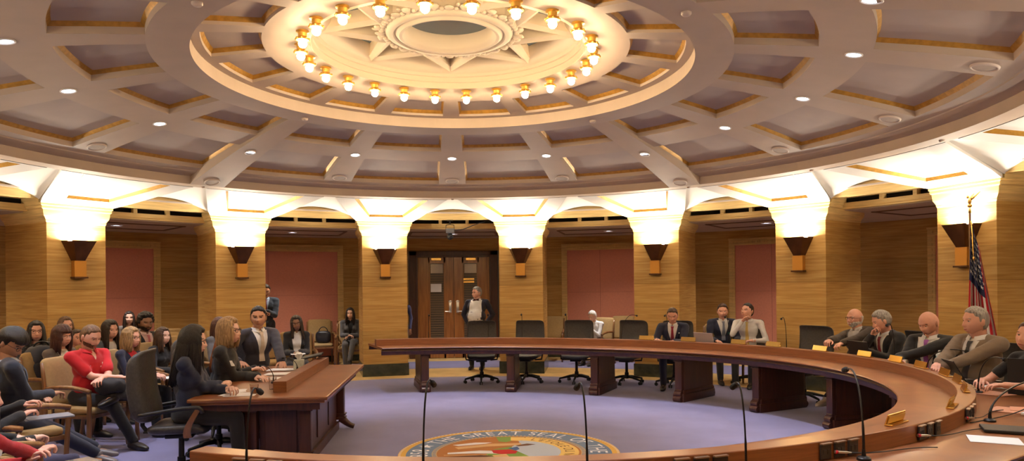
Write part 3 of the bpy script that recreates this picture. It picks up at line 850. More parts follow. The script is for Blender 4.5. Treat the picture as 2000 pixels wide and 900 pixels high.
# ================================================================ WITNESS TABLE
wt = empty('witness_table', (-1.75, .5, 0), label='rectangular walnut witness table with a raised box shelf along its right side', cat='table')
def wpart(name, m, fn, parent=wt, **k):
    bm = NB(); fn(bm)
    bmesh.ops.translate(bm, verts=bm.verts, vec=(1.75, -.5, 0)); return finish(bm, name, m, parent, **k)
def f(bm):
    box(bm, (-1.76, .48, .745), (1.24, 2.74, .035), bev=.012); box(bm, (-1.76, .48, .715), (1.18, 2.68, .03), bev=.008)
wpart('tabletop', WOODT, f)
wpart('box_shelf', WOODT, lambda bm: box(bm, (-1.64, .62, .815), (.125, 2.36, .105), bev=.004))
def f(bm):
    box(bm, (-1.76, .48, .665), (1.06, 2.5, .075))
    for x in (-1.42, -1.50): pass
    box(bm, (-1.64, .48, .36), (.40, 2.0, .62)); box(bm, (-1.64, .48, .05), (.46, 2.08, .10), bev=.01)
    # raised panels on the right side and near end
    for y in (-.2, .48, 1.16): box(bm, (-1.435, y, .38), (.012, .54, .42), bev=.005)
    box(bm, (-1.64, -.525, .38), (.30, .012, .42), bev=.005)
wpart('pedestal', WOODD, f)
for x, y in ((-1.40, -.56), (-1.40, 1.52), (-1.90, -.56), (-1.90, 1.52)):
    def f(bm):
        s = 1 if x > -1.6 else -1
        box(bm, (x, y, .40), (.11, .10, .56), bev=.012)
        for z in (.15, .19, .60, .63): box(bm, (x+s*.005, y, z), (.14, .125, .02), bev=.006)
        pts = bez((x, y, .14), (x+s*.04, y, .13), (x+s*.08, y, .05), (x+s*.17, y, .03), 8)
        sweep(bm, pts, [.055, .053, .05, .046, .042, .038, .034, .032, .03], 10)
    wpart('corner_leg', WOODD, f, auto=40)
wc = make_task_chair('witness_chair', woodarm=True, big=1.16)
# ================================================================ AUDIENCE CHAIRS
def make_arm_chair():
    e = empty('wooden_armchair')
    bm = NB(); pad(bm, Matrix.Translation((0, .02, .43)), .50, .48, .09, ex=.3); finish(bm, 'seat', TAN, e, smooth=True)
    bm = NB(); Mb = Matrix.Translation((0, -.265, .72)) @ Matrix.Rotation(R(9), 4, 'X') @ Matrix.Rotation(PI/2, 4, 'X')
    pad(bm, Mb, .50, .50, .065, ex=.22, fn=lambda p: V(p.x, p.y, p.z+.03*(p.x/.25)**2)); finish(bm, 'backrest', TAN, e, smooth=True)
    bm = NB()
    box(bm, (0, .0, .38), (.52, .50, .04), bev=.005)
    finish(bm, 'seat_frame', WOODCH, e)
    for s in (-1, 1):
        bm = NB()
        pts = bez((s*.275, .25, 0), (s*.275, .22, .25), (s*.285, .27, .45), (s*.285, .25, .62), 10); sweep(bm, pts, [.017]+[.022]*9+[.02], 8); finish(bm, 'leg', WOODCH, e, smooth=True)
        bm = NB()
        pts = bez((s*.26, -.32, 0), (s*.26, -.25, .3), (s*.26, -.24, .5), (s*.26, -.30, .92), 10); sweep(bm, pts, [.016]+[.020]*9+[.015], 8); finish(bm, 'leg', WOODCH, e, smooth=True)
        bm = NB()
        pts = bez((s*.262, -.25, .66), (s*.27, -.05, .69), (s*.29, .15, .68), (s*.29, .27, .635), 10); sweep(bm, pts, [.018]+[.024]*9+[.024], 8); finish(bm, 'armrest', WOODCH, e, smooth=True)
    return e
ac = make_arm_chair(); ac_first = [True]
def arm_chair(x, y, face, label, group='wooden audience chairs with tan upholstery'):
    o = ac if ac_first[0] else tree_copy(ac); ac_first[0] = False
    o.location = (x, y, 0); o.rotation_euler.z = -R(face); tag(o, label, 'chair', group); return o

# ================================================================ CARPET SEAL
SC = V(.58, .02, 0); SR = 1.16
seal = empty('carpet_seal', SC, 0, 'round state seal woven into the blue carpet inside the horseshoe', 'carpet emblem')
def disc(name, m, r0, r1, z, n=96):
    bm = NB(); lathe(bm, [(r0, z), (r1, z), (r1, z-.002)], n) if r0 > 0 else lathe(bm, [(.001, z), (r1, z), (r1, z-.002)], n)
    return finish(bm, name, m, seal)
sm = lambda n, c: mat('seal '+n, c, .95, bump=.3, bscale=250)
disc('gold_border', sm('gold', (.62, .36, .07)), SR*.93, SR, .004)
disc('lettered_band', sm('slate blue', (.13, .19, .30)), SR*.70, SR*.93, .004)
disc('bead_border', sm('dull gold', (.48, .36, .20)), SR*.655, SR*.70, .0045)
disc('picture_field', sm('russet field', (.36, .14, .035)), 0, SR*.655, .004)
bm = NB()
for k in range(110):
    a = 360*k/110; 
    for r in (SR*.678,):
        p = [P(r-.018, a-.9, .0055), P(r-.018, a+.9, .0055), P(r+.018, a+.9, .0055), P(r+.018, a-.9, .0055)]; quad(bm, *p)
tag(finish(bm, 'bead_dashes', sm('bead blue', (.16, .2, .28)), seal), kind='stuff')
bm = NB()
for k in range(130):
    a = 360*k/130; r = SR*.985
    quad(bm, P(r-.012, a-.7, .0055), P(r-.012, a+.7, .0055), P(r+.012, a+.7, .0055), P(r+.012, a-.7, .0055))
tag(finish(bm, 'rope_edge', sm('rope cream', (.7, .62, .5)), seal), kind='stuff')
def poly(name, m, pts, z=.006, smooth_=False):
    bm = NB(); bm.faces.new([bm.verts.new((x*SR*.655, y*SR*.655, z)) for x, y in pts]); bmesh.ops.triangulate(bm, faces=bm.faces)
    return finish(bm, name, m, seal)
GR = sm('green', (.17, .28, .06)); SKY = sm('water grey blue', (.42, .48, .58)); SUN = sm('sun yellow', (.75, .52, .16)); REDS = sm('red', (.45, .02, .02)); BLU = sm('figure blue', (.04, .09, .26)); WHS = sm('white', (.70, .68, .70)); BRN = sm('dark brown', (.10, .035, .012)); TANS = sm('sand', (.58, .36, .17))
def ring_poly(r0, r1, a0, a1, n=20):
    return [(r1*sin(R(a0+(a1-a0)*i/n)), r1*cos(R(a0+(a1-a0)*i/n))) for i in range(n+1)]+[(r0*sin(R(a1-(a1-a0)*i/n)), r0*cos(R(a1-(a1-a0)*i/n))) for i in range(n+1)]
poly('ribbon_scroll', SUN, ring_poly(.72, .97, 20, 150), .0055)
poly('water', SKY, [(.72*sin(R(a)), .72*cos(R(a))) for a in range(15, 166, 10)]+[(.05, -.55), (.12, -.1), (.02, .2), (.2, .55)], .0057)
poly('hill', GR, [(-.12, .97), (.12, .95), (.1, .68), (.0, .6), (-.1, .66)], .0055); poly('sun', SUN, [(.10, .93), (.3, .9), (.33, .74), (.2, .66), (.08, .70)], .0062)
poly('river', TANS, [(-.75, .35), (-.2, .52), (.22, .50), (.2, .38), (-.3, .34), (-.7, .22)], .0062)
poly('plough_team', WHS, [(-.78, .50), (-.45, .62), (-.2, .60), (-.3, .52), (-.7, .42)], .0066)
poly('grass', GR, [(-.2, .15), (.05, .3), (.1, .05), (.3, -.45), (.1, -.75), (-.4, -.6), (-.35, -.2)], .0060)
poly('fallen_trousers', WHS, [(-.85, .02), (-.4, .10), (-.18, .05), (-.15, -.12), (-.5, -.06), (-.85, -.06)], .0068)
poly('red_shirt', REDS, [(-.24, .1), (.02, .12), (.12, .0), (.08, -.14), (-.12, -.15), (-.22, -.08)], .0070)
poly('figure_blue', BLU, [(0, .18), (.14, .28), (.16, .12), (.1, .04)], .0072); poly('horse', BRN, [(.12, .36), (.3, .46), (.42, .40), (.3, .33), (.16, .30)], .0066)
poly('axe', BRN, [(-.85, -.22), (-.4, -.16), (-.2, -.24), (-.4, -.3), (-.8, -.34)], .0066); poly('stump', TANS, [(-.25, -.2), (-.05, -.14), (-.02, -.32), (-.2, -.36)], .0068)
poly('field_line', TANS, [(-.9, -.1), (-.3, -.16), (-.3, -.18), (-.9, -.14)], .0065)
# lettering bent round the band
cu = bpy.data.curves.new('lettering', 'FONT'); cu.body = 'H'; cu.size = .26; tmp = bpy.data.objects.new('lettering', cu); COL.objects.link(tmp)
dg = bpy.context.evaluated_depsgraph_get()
glyph = {}
def glyph_mesh(ch):
    if ch in glyph: return glyph[ch]
    cu.body = ch; tmp.update_tag(); bpy.context.view_layer.update()
    dg = bpy.context.evaluated_depsgraph_get(); me = bpy.data.meshes.new_from_object(tmp.evaluated_get(dg))
    xs = [v.co.x for v in me.vertices]; glyph[ch] = (me, min(xs), max(xs)); return glyph[ch]
def arc_text(txt, a_start, a_end, r_mid, hgt, weight=1.0):
    ws = []
    for ch in txt:
        if ch == ' ': ws.append(.10)
        elif ch == '*': ws.append(.15)
        else: me, x0, x1 = glyph_mesh(ch); ws.append((x1-x0)+.045)
    tot = sum(ws); a = a_start; sc = (a_end-a_start)/tot
    bm = NB()
    for ch, w_ in zip(txt, ws):
        ac_ = a+w_*sc/2
        if ch == '*':
            v = []
            for k in range(10):
                rr = hgt*.5 if k % 2 == 0 else hgt*.2
                v.append(bm.verts.new(P(r_mid+rr*cos(2*PI*k/10), ac_+math.degrees(rr*sin(2*PI*k/10)/r_mid), .0065)))
            bm.faces.new(v)
        elif ch != ' ':
            me, x0, x1 = glyph[ch]; vs = []
            for v in me.vertices:
                vs.append(bm.verts.new(P(r_mid+(v.co.y/.18-.5)*hgt, ac_+(v.co.x-(x0+x1)/2)*sc, .0065)))
            for p in me.polygons:
                try: bm.faces.new([vs[i] for i in p.vertices])
                except ValueError: pass
        a += w_*sc
    return bm
bm = arc_text('1858 * THE GREAT SEAL OF THE STATE', -103, 150, SR*.815, SR*.16)
finish(bm, 'seal_lettering', sm('letter white', (.80, .80, .84)), seal)
bm = arc_text('OF MINNESOTA', 154, 252, SR*.815, SR*.16); finish(bm, 'seal_lettering', sm('letter white', (.8, .8, .84)), seal)
bm = arc_text("L'ETOILE DU NORD", 28, 142, SR*.655*.845, SR*.09); finish(bm, 'scroll_lettering', BRN, seal)
bpy.data.objects.remove(tmp)
# ================================================================ PEOPLE
def eval_mesh(bm, vox, smooth_it=4, fac=.5):
    me = bpy.data.meshes.new('tmp'); bm.to_mesh(me); bm.free()
    o = bpy.data.objects.new('tmp', me); COL.objects.link(o)
    m = o.modifiers.new('r', 'REMESH'); m.mode = 'VOXEL'; m.voxel_size = vox; m.use_smooth_shade = True
    if smooth_it:
        s = o.modifiers.new('s', 'SMOOTH'); s.iterations = smooth_it; s.factor = fac
    bpy.context.view_layer.update()
    dg = bpy.context.evaluated_depsgraph_get()
    r = bpy.data.meshes.new_from_object(o.evaluated_get(dg))
    bpy.data.objects.remove(o); bpy.data.meshes.remove(me)
    return r
def limb(bm, p0, p1, r0, r1, n=14):
    cone(bm, p0, p1, r0, r1, n); ball(bm, p0, r0, 12, 8); ball(bm, p1, r1, 12, 8)
def ik(a, t, l1, l2, hint):
    d = t-a; L_ = d.length; mx = (l1+l2)*.999
    if L_ > mx: t = a+d*(mx/L_); d = t-a; L_ = mx
    L_ = max(L_, abs(l1-l2)+.01); u = d.normalized()
    x = (l1*l1-l2*l2+L_*L_)/(2*L_); h = math.sqrt(max(0, l1*l1-x*x))
    n = hint-u*hint.dot(u); n = n.normalized() if n.length > 1e-4 else V(0, 0, -1)
    return a+u*x+n*h, t
# ---- hands ------------------------------------------------------
HANDS = {}
def hand_mesh(side, curl):
    key = (side, curl)
    if key in HANDS: return HANDS[key]
    bm = NB(); sx = 1 if side == 'R' else -1     # thumb at -x for the right hand (palm down)
    limb(bm, V(0, -.02, 0), V(0, .02, 0), .026, .026)
    for x, y in ((-.026, .075), (-.009, .082), (.009, .079), (.026, .070)):
        limb(bm, V(sx*x*.55, .012, 0), V(sx*x, y, 0), .0165, .0115, 10)
    ball(bm, V(0, .045, -.003), (.036, .040, .014))
    ball(bm, V(-sx*.024, .03, -.010), (.016, .030, .014))
    for (x, y, ls, r) in ((-.030, .080, (.040, .024, .020), .0092), (-.0105, .087, (.045, .028, .021), .0096), (.0105, .083, (.042, .026, .020), .0090), (.030, .073, (.032, .020, .018), .0080)):
        p = V(sx*x, y, 0); a = R(curl*.55); sp = x*1.6
        for i, l in enumerate(ls):
            q = p+V(sx*sp*cos(a)*l*2.0, cos(a)*l, -sin(a)*l)
            limb(bm, p, q, r*(1-.08*i), r*(1-.08*(i+1)), 10); p = q; a += R(curl*(1.0 if i == 0 else .75))
    p = V(-sx*.030, .022, -.008)
    for i, (l, r) in enumerate(((.034, .0125), (.030, .0105), (.024, .0092))):
        a = R(38-curl*.42*i); q = p+V(-sx*sin(a)*l, cos(a)*l, -l*.30*(1 if curl > 30 else .45))
        limb(bm, p, q, r, r*.92, 10); p = q
    HANDS[key] = eval_mesh(bm, .0042, 2, .4); return HANDS[key]
# ---- heads ------------------------------------------------------
def gs(v, s): return math.exp(-(v/s)**2)
def head_pt(az, el, fem=0., fat=0.):
    """az 0 = front"""
    x = cos(el)*sin(az); y = cos(el)*cos(az); z = sin(el)
    hw = .076+fat*.25
    p = V(x*hw, y*.096, z*.116)
    if y < 0: p.y *= 1.04
    low = max(0, -z)
    if y > -.2:
        k = .30+fem*.07-fat*1.2
        p.x *= 1-k*low**1.6
    if z < -.1 and y < 0:
        t = (-.1-z)/.9; p.y *= 1-.55*t; 
    if z < -.55: p.z += (-.55-z)*.03
    if y > 0:
        fx = p.x; fz = p.z
        # front plane of the face
        p.y = p.y if p.y < .07 else .07+(p.y-.07)*.72
        p.y += .018*max(0, -z)*y
        nz = fz
        prof = 0
        if -.046 < nz < .03:
            prof = (.03-nz)/.056 if nz > -.026 else max(0, (nz+.046)/.020)
        prof = max(0, min(1, prof)); prof = prof**1.15
        sgx = .0095+.006*(1 if nz < -.012 else 0)
        p.y += .0235*(1-.15*fem)*gs(fx, sgx)*prof
        p.y -= .0135*(gs(fx-.031, .017)+gs(fx+.031, .017))*gs(nz-.010, .013)
        p.y += .0062*(1-.45*fem)*gs(abs(fx)-.026, .022)*gs(nz-.033, .009)
        p.y += .0065*gs(fx, .020)*(gs(nz+.054, .0045)+1.1*gs(nz+.066, .0055))
        p.y -= .004*gs(fx, .022)*gs(nz+.060, .003)
        p.y -= .0035*gs(fx, .03)*gs(nz+.079, .007)
        p.y += .010*gs(fx, .022)*gs(nz+.099, .016)
        p.y += .004*(gs(fx-.045, .02)+gs(fx+.045, .02))*gs(nz+.018, .022)
    return p
def azs(n): 
    o = []
    for i in range(n):
        t = -PI+2*PI*i/n
        o.append(t-.62*sin(t))
    return o
def skull(bm, M, fn, n=64, m=46, mi=0):
    rows = []
    A = azs(n)
    for j in range(m+1):
        el = -PI/2+PI*j/m
        rows.append([bm.verts.new(M @ fn(a, el)) for a in A] if 0 < j < m else [bm.verts.new(M @ fn(0, el))]*n)
    for j in range(m):
        for i in range(n):
            vs = [rows[j][i], rows[j][(i+1) % n], rows[j+1][(i+1) % n], rows[j+1][i]]
            u = []
            for v in vs:
                if v not in u: u.append(v)
            if len(u) > 2:
                f = bm.faces.new(u); f.material_index = mi; f.smooth = True
def add_head(bm, M, fem, fat, glasses=False, smile=0):
    """material slots: 0 skin 1 lips 2 eye white 3 iris 4 brow"""
    skull(bm, M, lambda a, e: head_pt(a, e, fem, fat))
    for s in (-1, 1):
        ball(bm, M @ V(s*(.074+fat*.22), -.006, -.004), (.010, .019, .030), 10, 8, M=M.to_3x3().to_4x4() @ Matrix.Rotation(s*R(18), 4, 'Z') @ Matrix.Rotation(R(-12), 4, 'X'))
        ball(bm, M @ V(s*(.080+fat*.22), -.010, .006), (.006, .016, .020), 10, 8, M=M.to_3x3().to_4x4())
        e = V(s*.031, .0675, .0095)
        ball(bm, M @ e, (.0125, .0105, .0098), 12, 8, M=M.to_3x3().to_4x4(), mi=2)
        ball(bm, M @ (e+V(0, .0075, -.0005)), (.0052, .0045, .0056), 10, 6, M=M.to_3x3().to_4x4(), mi=3)
        # upper lid
        ball(bm, M @ (e+V(0, -.0010, .0062)), (.0140, .0118, .0056), 12, 8, M=M.to_3x3().to_4x4())
        ball(bm, M @ (e+V(0, -.002, -.0095)), (.0136, .0100, .0040), 12, 8, M=M.to_3x3().to_4x4())
        for k in range(5):
            t = (k-2)/2; ball(bm, M @ (e+V(s*t*.0105, .0112-.0035*t*t, .0046-.0026*t*t)), (.0036, .002, .0013), 8, 6, M=M.to_3x3().to_4x4(), mi=3)
        for k in range(9):
            t = k/8
            ball(bm, M @ V(s*(.014+.036*t), .0815-.011*t*t, .0320+.0025*sin(t*2.6)-.0045*t), (.0052, .0040, .0024+.0014*(1-fem)), 8, 6, M=M.to_3x3().to_4x4(), mi=4)
    for k in range(7):
        t = (k-3)/3
        yy = .0905-.010*t*t
        up = .004*smile*t*t
        ball(bm, M @ V(t*.021, yy, -.0555+up-.0015*abs(t)), (.006, .0045, .0026*(1-.55*abs(t))), 8, 6, M=M.to_3x3().to_4x4(), mi=1)
        ball(bm, M @ V(t*.020, yy+.0012, -.0588+up), (.0055, .0030, .0011), 8, 6, M=M.to_3x3().to_4x4(), mi=3)
        ball(bm, M @ V(t*.019, yy-.0008, -.0625+up*1.0+.0015*t*t*2), (.006, .0048, .0036*(1-.55*abs(t))), 8, 6, M=M.to_3x3().to_4x4(), mi=1)
HEADS = {}
def head_mesh(fem, fat, smile):
    key = (fem, fat, smile)
    if key not in HEADS:
        bm = NB(); add_head(bm, Matrix.Identity(4), fem, fat, smile=smile)
        me = bpy.data.meshes.new('head'); bm.to_mesh(me); bm.free(); HEADS[key] = me
    return HEADS[key]
def sstep(a, b, x):
    t = max(0, min(1, (x-a)/(b-a))); return t*t*(3-2*t)
def hair_mask(style, p):
    x, y, z = p
    if style == 'bald': return sstep(.045, .02, z)*sstep(.018, -.01, y)*sstep(-.085, -.065, z)
    if style == 'balding': return max(sstep(.05, .03, z)*sstep(.03, 0, y)*sstep(-.085, -.065, z), .35*sstep(.07, .09, z)*sstep(.03, 0, y))
    if style in ('long', 'bob', 'longpart'):
        face = sstep(.056, .040, abs(x)+(.010 if z > .02 else 0))*sstep(.0, .03, y)*sstep(.088, .070, z+.0)
        return (1-face)*(1-sstep(.06, .04, abs(x))*sstep(.02, .05, y)*sstep(.07, .05, z))
    hl = .083-.012*abs(x)/.05
    front = sstep(hl-.006, hl+.008, z)
    side = sstep(.024, .006, y)*sstep(-.010, .006, z)
    back = sstep(.0, -.03, y)*sstep(-.075, -.055, z)
    temple = sstep(.050, .032, y)*sstep(.034, .060, z)
    return max(front, side, back, temple)
def make_hair(parent, M, style, m, length=.25, thick=.014, seed=0, fringe=False, part=.02, fem=0, fat=0):
    bm = NB()
    rnd = random.Random(seed)
    amp = .005 if style in ('long', 'bob', 'longpart') else .004
    freq = 60
    if style == 'curly': thick = max(thick, .028); amp = .014; freq = 75
    def fn(a, e):
        p = head_pt(a, e, fem, fat)
        k = hair_mask('short' if style == 'curly' else style, p)
        if fringe and p.y > 0 and p.z > .035 and abs(p.x) < .06: k = max(k, sstep(.035, .05, p.z))
        n = V(p.x/.006, p.y/.009, (p.z+.01)/.013).normalized()
        nz = noise.noise(V(p.x*freq*(1 if style == 'curly' else 1.6), p.y*freq*.5+seed*3, p.z*freq*(1 if style == 'curly' else .35)))
        th = thick*(1+.35*sstep(.0, .1, p.z))
        if style == 'balding' or style == 'bald': th = thick
        elif style == 'short': th = thick*(.45+.9*sstep(-.01, .075, p.z))
        return p+n*(-.006+k*(th+.006+amp*nz)) if k > .01 else p-n*.008
    skull(bm, M, fn, 64, 44)
    if style in ('long', 'bob', 'longpart'):
        N_ = 40
        for layer in range(2):
            for i in range(N_):
                t = -1+2*(i+.5*layer)/(N_-1)
                if t > 1: continue
                a = PI+t*R(124)                      # around the back, ends near the temples
                e0 = R(30)
                p0 = head_pt(a, e0, fem)*1.02; p1 = head_pt(a, R(-5), fem)*1.10; 
                L_ = length*(1+rnd.uniform(-.06, .06))*(1 if abs(t) < .8 else .92)
                out = V(sin(a), cos(a), 0)
                bend_in = .0 if style != 'bob' else -.018
                p2 = p1+V(0, 0, -L_*.55)+out*(.004+rnd.uniform(-.004, .006)); p3 = p1+V(0, 0, -L_)+out*(bend_in+rnd.uniform(-.008, .010))
                if style != 'bob':
                    # hair lies on the shoulders, to the back or the chest
                    p3 += V(0, -.03 if abs(t) < .72 else .035, 0); p2 += V(0, -.012 if abs(t) < .72 else .01, 0)
                pts = bez(p0, p1, p2, p3, 9)
                wob = rnd.uniform(0, 6)
                pts = [p+V(.004*sin(wob+j*1.1), .004*cos(wob+j*.9), 0)*(j/9) for j, p in enumerate(pts)]
                rr = [.012, .016, .017, .017, .016, .015, .014, .012, .009, .003]
                sweep(bm, [M @ (p-out*.012*layer) for p in pts], rr, 8)
    return finish(bm, 'hair', m, parent, smooth=True)
HAIRM = {}
def hair_mat(n, c):
    if n not in HAIRM:
        HAIRM[n] = mat('hair '+n, c, .42, var=.45, vscale=14, stretch=(6, 6, .8), bump=.5, bscale=50)
    return HAIRM[n]
HC = {'black': (.010, .008, .008), 'dark': (.022, .012, .008), 'brown': (.055, .024, .012), 'light': (.14, .070, .032), 'blonde': (.34, .21, .095), 'ginger': (.25, .070, .016), 'grey': (.30, .28, .26), 'white': (.62, .60, .57), 'auburn': (.06, .018, .012)}
SKINC = {'fair': (.70, .43, .33), 'pink': (.70, .37, .27), 'tan': (.44, .22, .13), 'brown': (.24, .12, .07), 'olive': (.50, .27, .17)}
def skin_mats(k, hair):
    c = SKINC[k]
    sk = mat('skin '+k, c, .48, var=.06, vscale=20); sk.node_tree.nodes['Principled BSDF'].inputs['Subsurface Weight'].default_value = .0
    lp = mat('lips '+k, (c[0]*.80, c[1]*.45, c[2]*.48), .4)
    ew = mat('eye white', (.62, .58, .54), .3); ir = mat('iris', (.03, .018, .012), .2)
    return [sk, lp, ew, ir, hair_mat(hair, HC[hair])]
def cloth(name, c, rough=.85, **k): return mat('cloth '+name, c, rough, var=k.pop('var', .12), vscale=k.pop('vscale', 9), bump=.35, bscale=260, sheen=.15, **k)

def conform(bvh, T, rows, off, bm, mi=0, back=-1, ymax=.5):
    """lay a grid (rows of (x, z) in the torso frame) on a garment surface"""
    R3 = T.to_3x3(); d = R3 @ V(0, -1, 0)
    g = []
    for row in rows:
        r = []
        for x, z in row:
            o = T @ V(x, ymax, z); h = bvh.ray_cast(o, d)
            r.append(bm.verts.new(h[0]-d*off) if h[0] is not None and h[3] < ymax+.25 else None)
        g.append(r)
    for j in range(len(g)-1):
        for i in range(len(g[j])-1):
            q = [g[j][i], g[j][i+1], g[j+1][i+1], g[j+1][i]]
            if all(q): f = bm.faces.new(q); f.material_index = mi; f.smooth = True
def grid(x0f, x1f, z0, z1, nx, nz):
    return [[(x0f(j/nz)+(x1f(j/nz)-x0f(j/nz))*i/nx, z0+(z1-z0)*j/nz) for i in range(nx+1)] for j in range(nz+1)]

def person(label, head, face, pose='sit', lean=5, side=0, twist=0, hands=((-.16, .36, .70), (.16, .36, .70)), curl=(35, 35), hdir=None, elbow=((-.5, -.6, -1), (.5, -.6, -1)),
           legs=None, look=(0, 0, 0), skin='fair', hair='brown', style='short', hlen=.25, hthick=.011, fringe=False, fem=0., fat=0., glasses=None, beard=None, smile=0,
           outfit='suit', col=None, shirt=None, tie=None, pants=None, shoe=(.012, .010, .010), sleeve=1.0, vopen=.17, vw=.075, vbot=.008, lift=0, badge=None, group=None, hs=1.08, lower=True, bow=False, s=None, extra=None, hand_up=None):
    """head=(x, y, top of head height) in the room; the rest of the body is placed under it"""
    seated = pose == 'sit'
    seed = int(abs(head[0]*131+head[1]*57)*10) % 9973; rnd = random.Random(seed)
    pz = .555 if seated else .94
    P0 = V(0, 0, pz)
    T = Matrix.Translation(P0) @ Matrix.Rotation(R(twist), 4, 'Z') @ Matrix.Rotation(R(side), 4, 'Y') @ Matrix.Rotation(R(-lean), 4, 'X')
    nb = T @ V(0, -.005, .495)
    hl = lean*.55
    Hn = Matrix.Translation(nb) @ Matrix.Rotation(R(twist), 4, 'Z') @ Matrix.Rotation(R(side*.5), 4, 'Y') @ Matrix.Rotation(R(-hl), 4, 'X')
    hc = Hn @ V(0, .022, .112*hs)
    yaw_, pit_, rol_ = look
    HM = Matrix.Translation(hc) @ Matrix.Rotation(R(-yaw_), 4, 'Z') @ Matrix.Rotation(R(rol_), 4, 'Y') @ Matrix.Rotation(R(pit_), 4, 'X') @ Matrix.Scale(hs, 4)
    top = hc.z+.118*hs+(.012 if hair else 0)
    if s is None: s = (head[2]-lift)/top
    off = V(hc.x, hc.y, 0)*s; off.rotate(Matrix.Rotation(-R(face), 4, 'Z'))
    e = empty('person', (head[0]-off.x, head[1]-off.y, lift), -R(face), label, 'person', group); e.scale = (s, s, s)
    Wi = (Matrix.Translation(e.location) @ Matrix.Rotation(-R(face), 4, 'Z') @ Matrix.Scale(s, 4)).inverted()
    def loc(p): return Wi @ V(*p[1]) if p[0] == 'w' else V(*p)
    hands = [loc(h) for h in hands]
    # joints
    sw = .190-.032*fem
    sh = [T @ V(-sw, -.01, .425), T @ V(sw, -.01, .425)]
    arms = []
    for i in (0, 1):
        t = hands[i]
        el, wr = ik(sh[i], t, .285, .25, V(*elbow[i]))
        arms.append((sh[i], el, wr))
    hip = [P0+V(-.09, 0, -.005), P0+V(.09, 0, -.005)]
    if legs is None:
        legs = [((-.12, .46, .09), (-.1, 1, .8)), ((.12, .46, .09), (.1, 1, .8))] if seated else [((-.11, .0, .09), (-.1, 1, 0)), ((.11, .02, .09), (.1, 1, 0))]
    LG = []
    for i in (0, 1):
        kn, an = ik(hip[i], loc(legs[i][0]), .435, .43, V(*legs[i][1])); LG.append((hip[i], kn, an, legs[i][2] if len(legs[i]) > 2 else None))
    sm_ = skin_mats(skin, hair if hair else 'grey')
    # ---- body, one surface
    bm = NB()
    tf = lambda *a: T @ V(*a)
    Tr = T.to_3x3().to_4x4()
    def ell(b, c, r, k=1.): ball(b, tf(*c), tuple(q*k for q in r), 16, 12, M=Tr)
    ell(bm, (0, 0, .0), (.12, .085, .09)); ell(bm, (0, .0, .15), (.10, .070, .14)); ell(bm, (0, 0, .33), (.125, .080, .15)); ell(bm, (0, -.015, .42), (.13, .06, .06))
    for i in (0, 1):
        a, b_, c_ = arms[i]; limb(bm, tf((-1, 1)[i]*.1, -.015, .41), a, .038, .036); q_ = 0 if sleeve < .55 else .009; limb(bm, a, b_, .045-q_, .037-q_); limb(bm, b_, c_, .038-q_, .0255)
        h, k, n, _ = LG[i]; limb(bm, h, k, .065, .045); limb(bm, k, n, .044, .032)
        fd = V(*( _ or (0, 1, -.12))).normalized(); limb(bm, n+V(0, 0, -.03), n+fd*.12+V(0, 0, -.045), .03, .026)
    limb(bm, tf(0, -.01, .42), nb+V(0, 0, .01), .062, .054)
    limb(bm, nb, HM @ V(0, -.012, -.055), .054-.006*fem+fat*.15, .052-.006*fem+fat*.15)
    me = eval_mesh(bm, .0135, 3)
    bm = NB(); bm.from_mesh(me); bpy.data.meshes.remove(me)
    for f in bm.faces: f.smooth = True
    tmp_ = head_mesh(fem, fat*.1, smile).copy(); tmp_.transform(HM); bm.from_mesh(tmp_); bpy.data.meshes.remove(tmp_)
    for i in (0, 1):
        a, b_, c_ = arms[i]; d = (c_-b_).normalized()
        if hdir and hdir[i]: d = V(*hdir[i]).normalized()
        upv = V(0, 0, 1) if hand_up is None or hand_up[i] is None else V(*hand_up[i])
        z = (upv-d*upv.dot(d))
        z = z.normalized() if z.length > .05 else V((-1, 1)[i], 0, .2)
        x = d.cross(z).normalized(); z = x.cross(d).normalized()
        Mh = Matrix(((x.x, d.x, z.x, c_.x), (x.y, d.y, z.y, c_.y), (x.z, d.z, z.z, c_.z), (0, 0, 0, 1)))
        hm = hand_mesh('LR'[i], curl[i]); n0 = len(bm.verts)
        tmp_ = hm.copy(); tmp_.transform(Mh); bm.from_mesh(tmp_); bpy.data.meshes.remove(tmp_)
    for f in bm.faces: f.smooth = True
    finish(bm, 'body', None, e, mats=sm_)
    # ---- garments
    jm = cloth(*col) if isinstance(col, tuple) and isinstance(col[0], str) else col
    upper = {'suit': 1., 'jacket': .97, 'shirt': .90, 'polo': .90, 'blouse': .89, 'sweater': .93}[outfit]
    bm = NB(); g = upper; u = .012 if outfit in ('suit', 'jacket') else 0
    ell(bm, (0, .0, -.01), (.165*g+fat*.4, .122*g+fat*.3, .115)); ell(bm, (0, .008+fat*.5, .14), (.142*g+fat*.55-.012*fem, .106*g+fat*.9, .155))
    ell(bm, (0, .005+fat*.15, .32), (.172*g-.010*fem+fat*.25, .112*g+fat*.3, .165)); ell(bm, (0, -.015, .415), (.15*g-.01*fem, .082*g, .075))
    if fem:
        for q in (-1, 1): ell(bm, (q*.062, .072, .30), (.062, .055, .060))
    for q in (-1, 1): limb(bm, tf(q*.06, -.02, .45), tf(q*sw, -.01, .427), .045+u, .060*g+u*.3)
    b2 = bm.copy(); me = eval_mesh(b2, .0115, 5)
    nrm = [v.normal.copy() for v in me.vertices]
    for v, vn in zip(me.vertices, nrm):
        w_ = V(v.co.x*5.5, v.co.y*5.5, v.co.z*11)
        v.co += vn*(.0065*noise.noise(w_+V(seed*.01, 0, 0))+.0022*noise.noise(w_*3.2))*1.1
    b2 = NB(); b2.from_mesh(me); bpy.data.meshes.remove(me); bvh = BVHTree.FromBMesh(b2); b2.free()
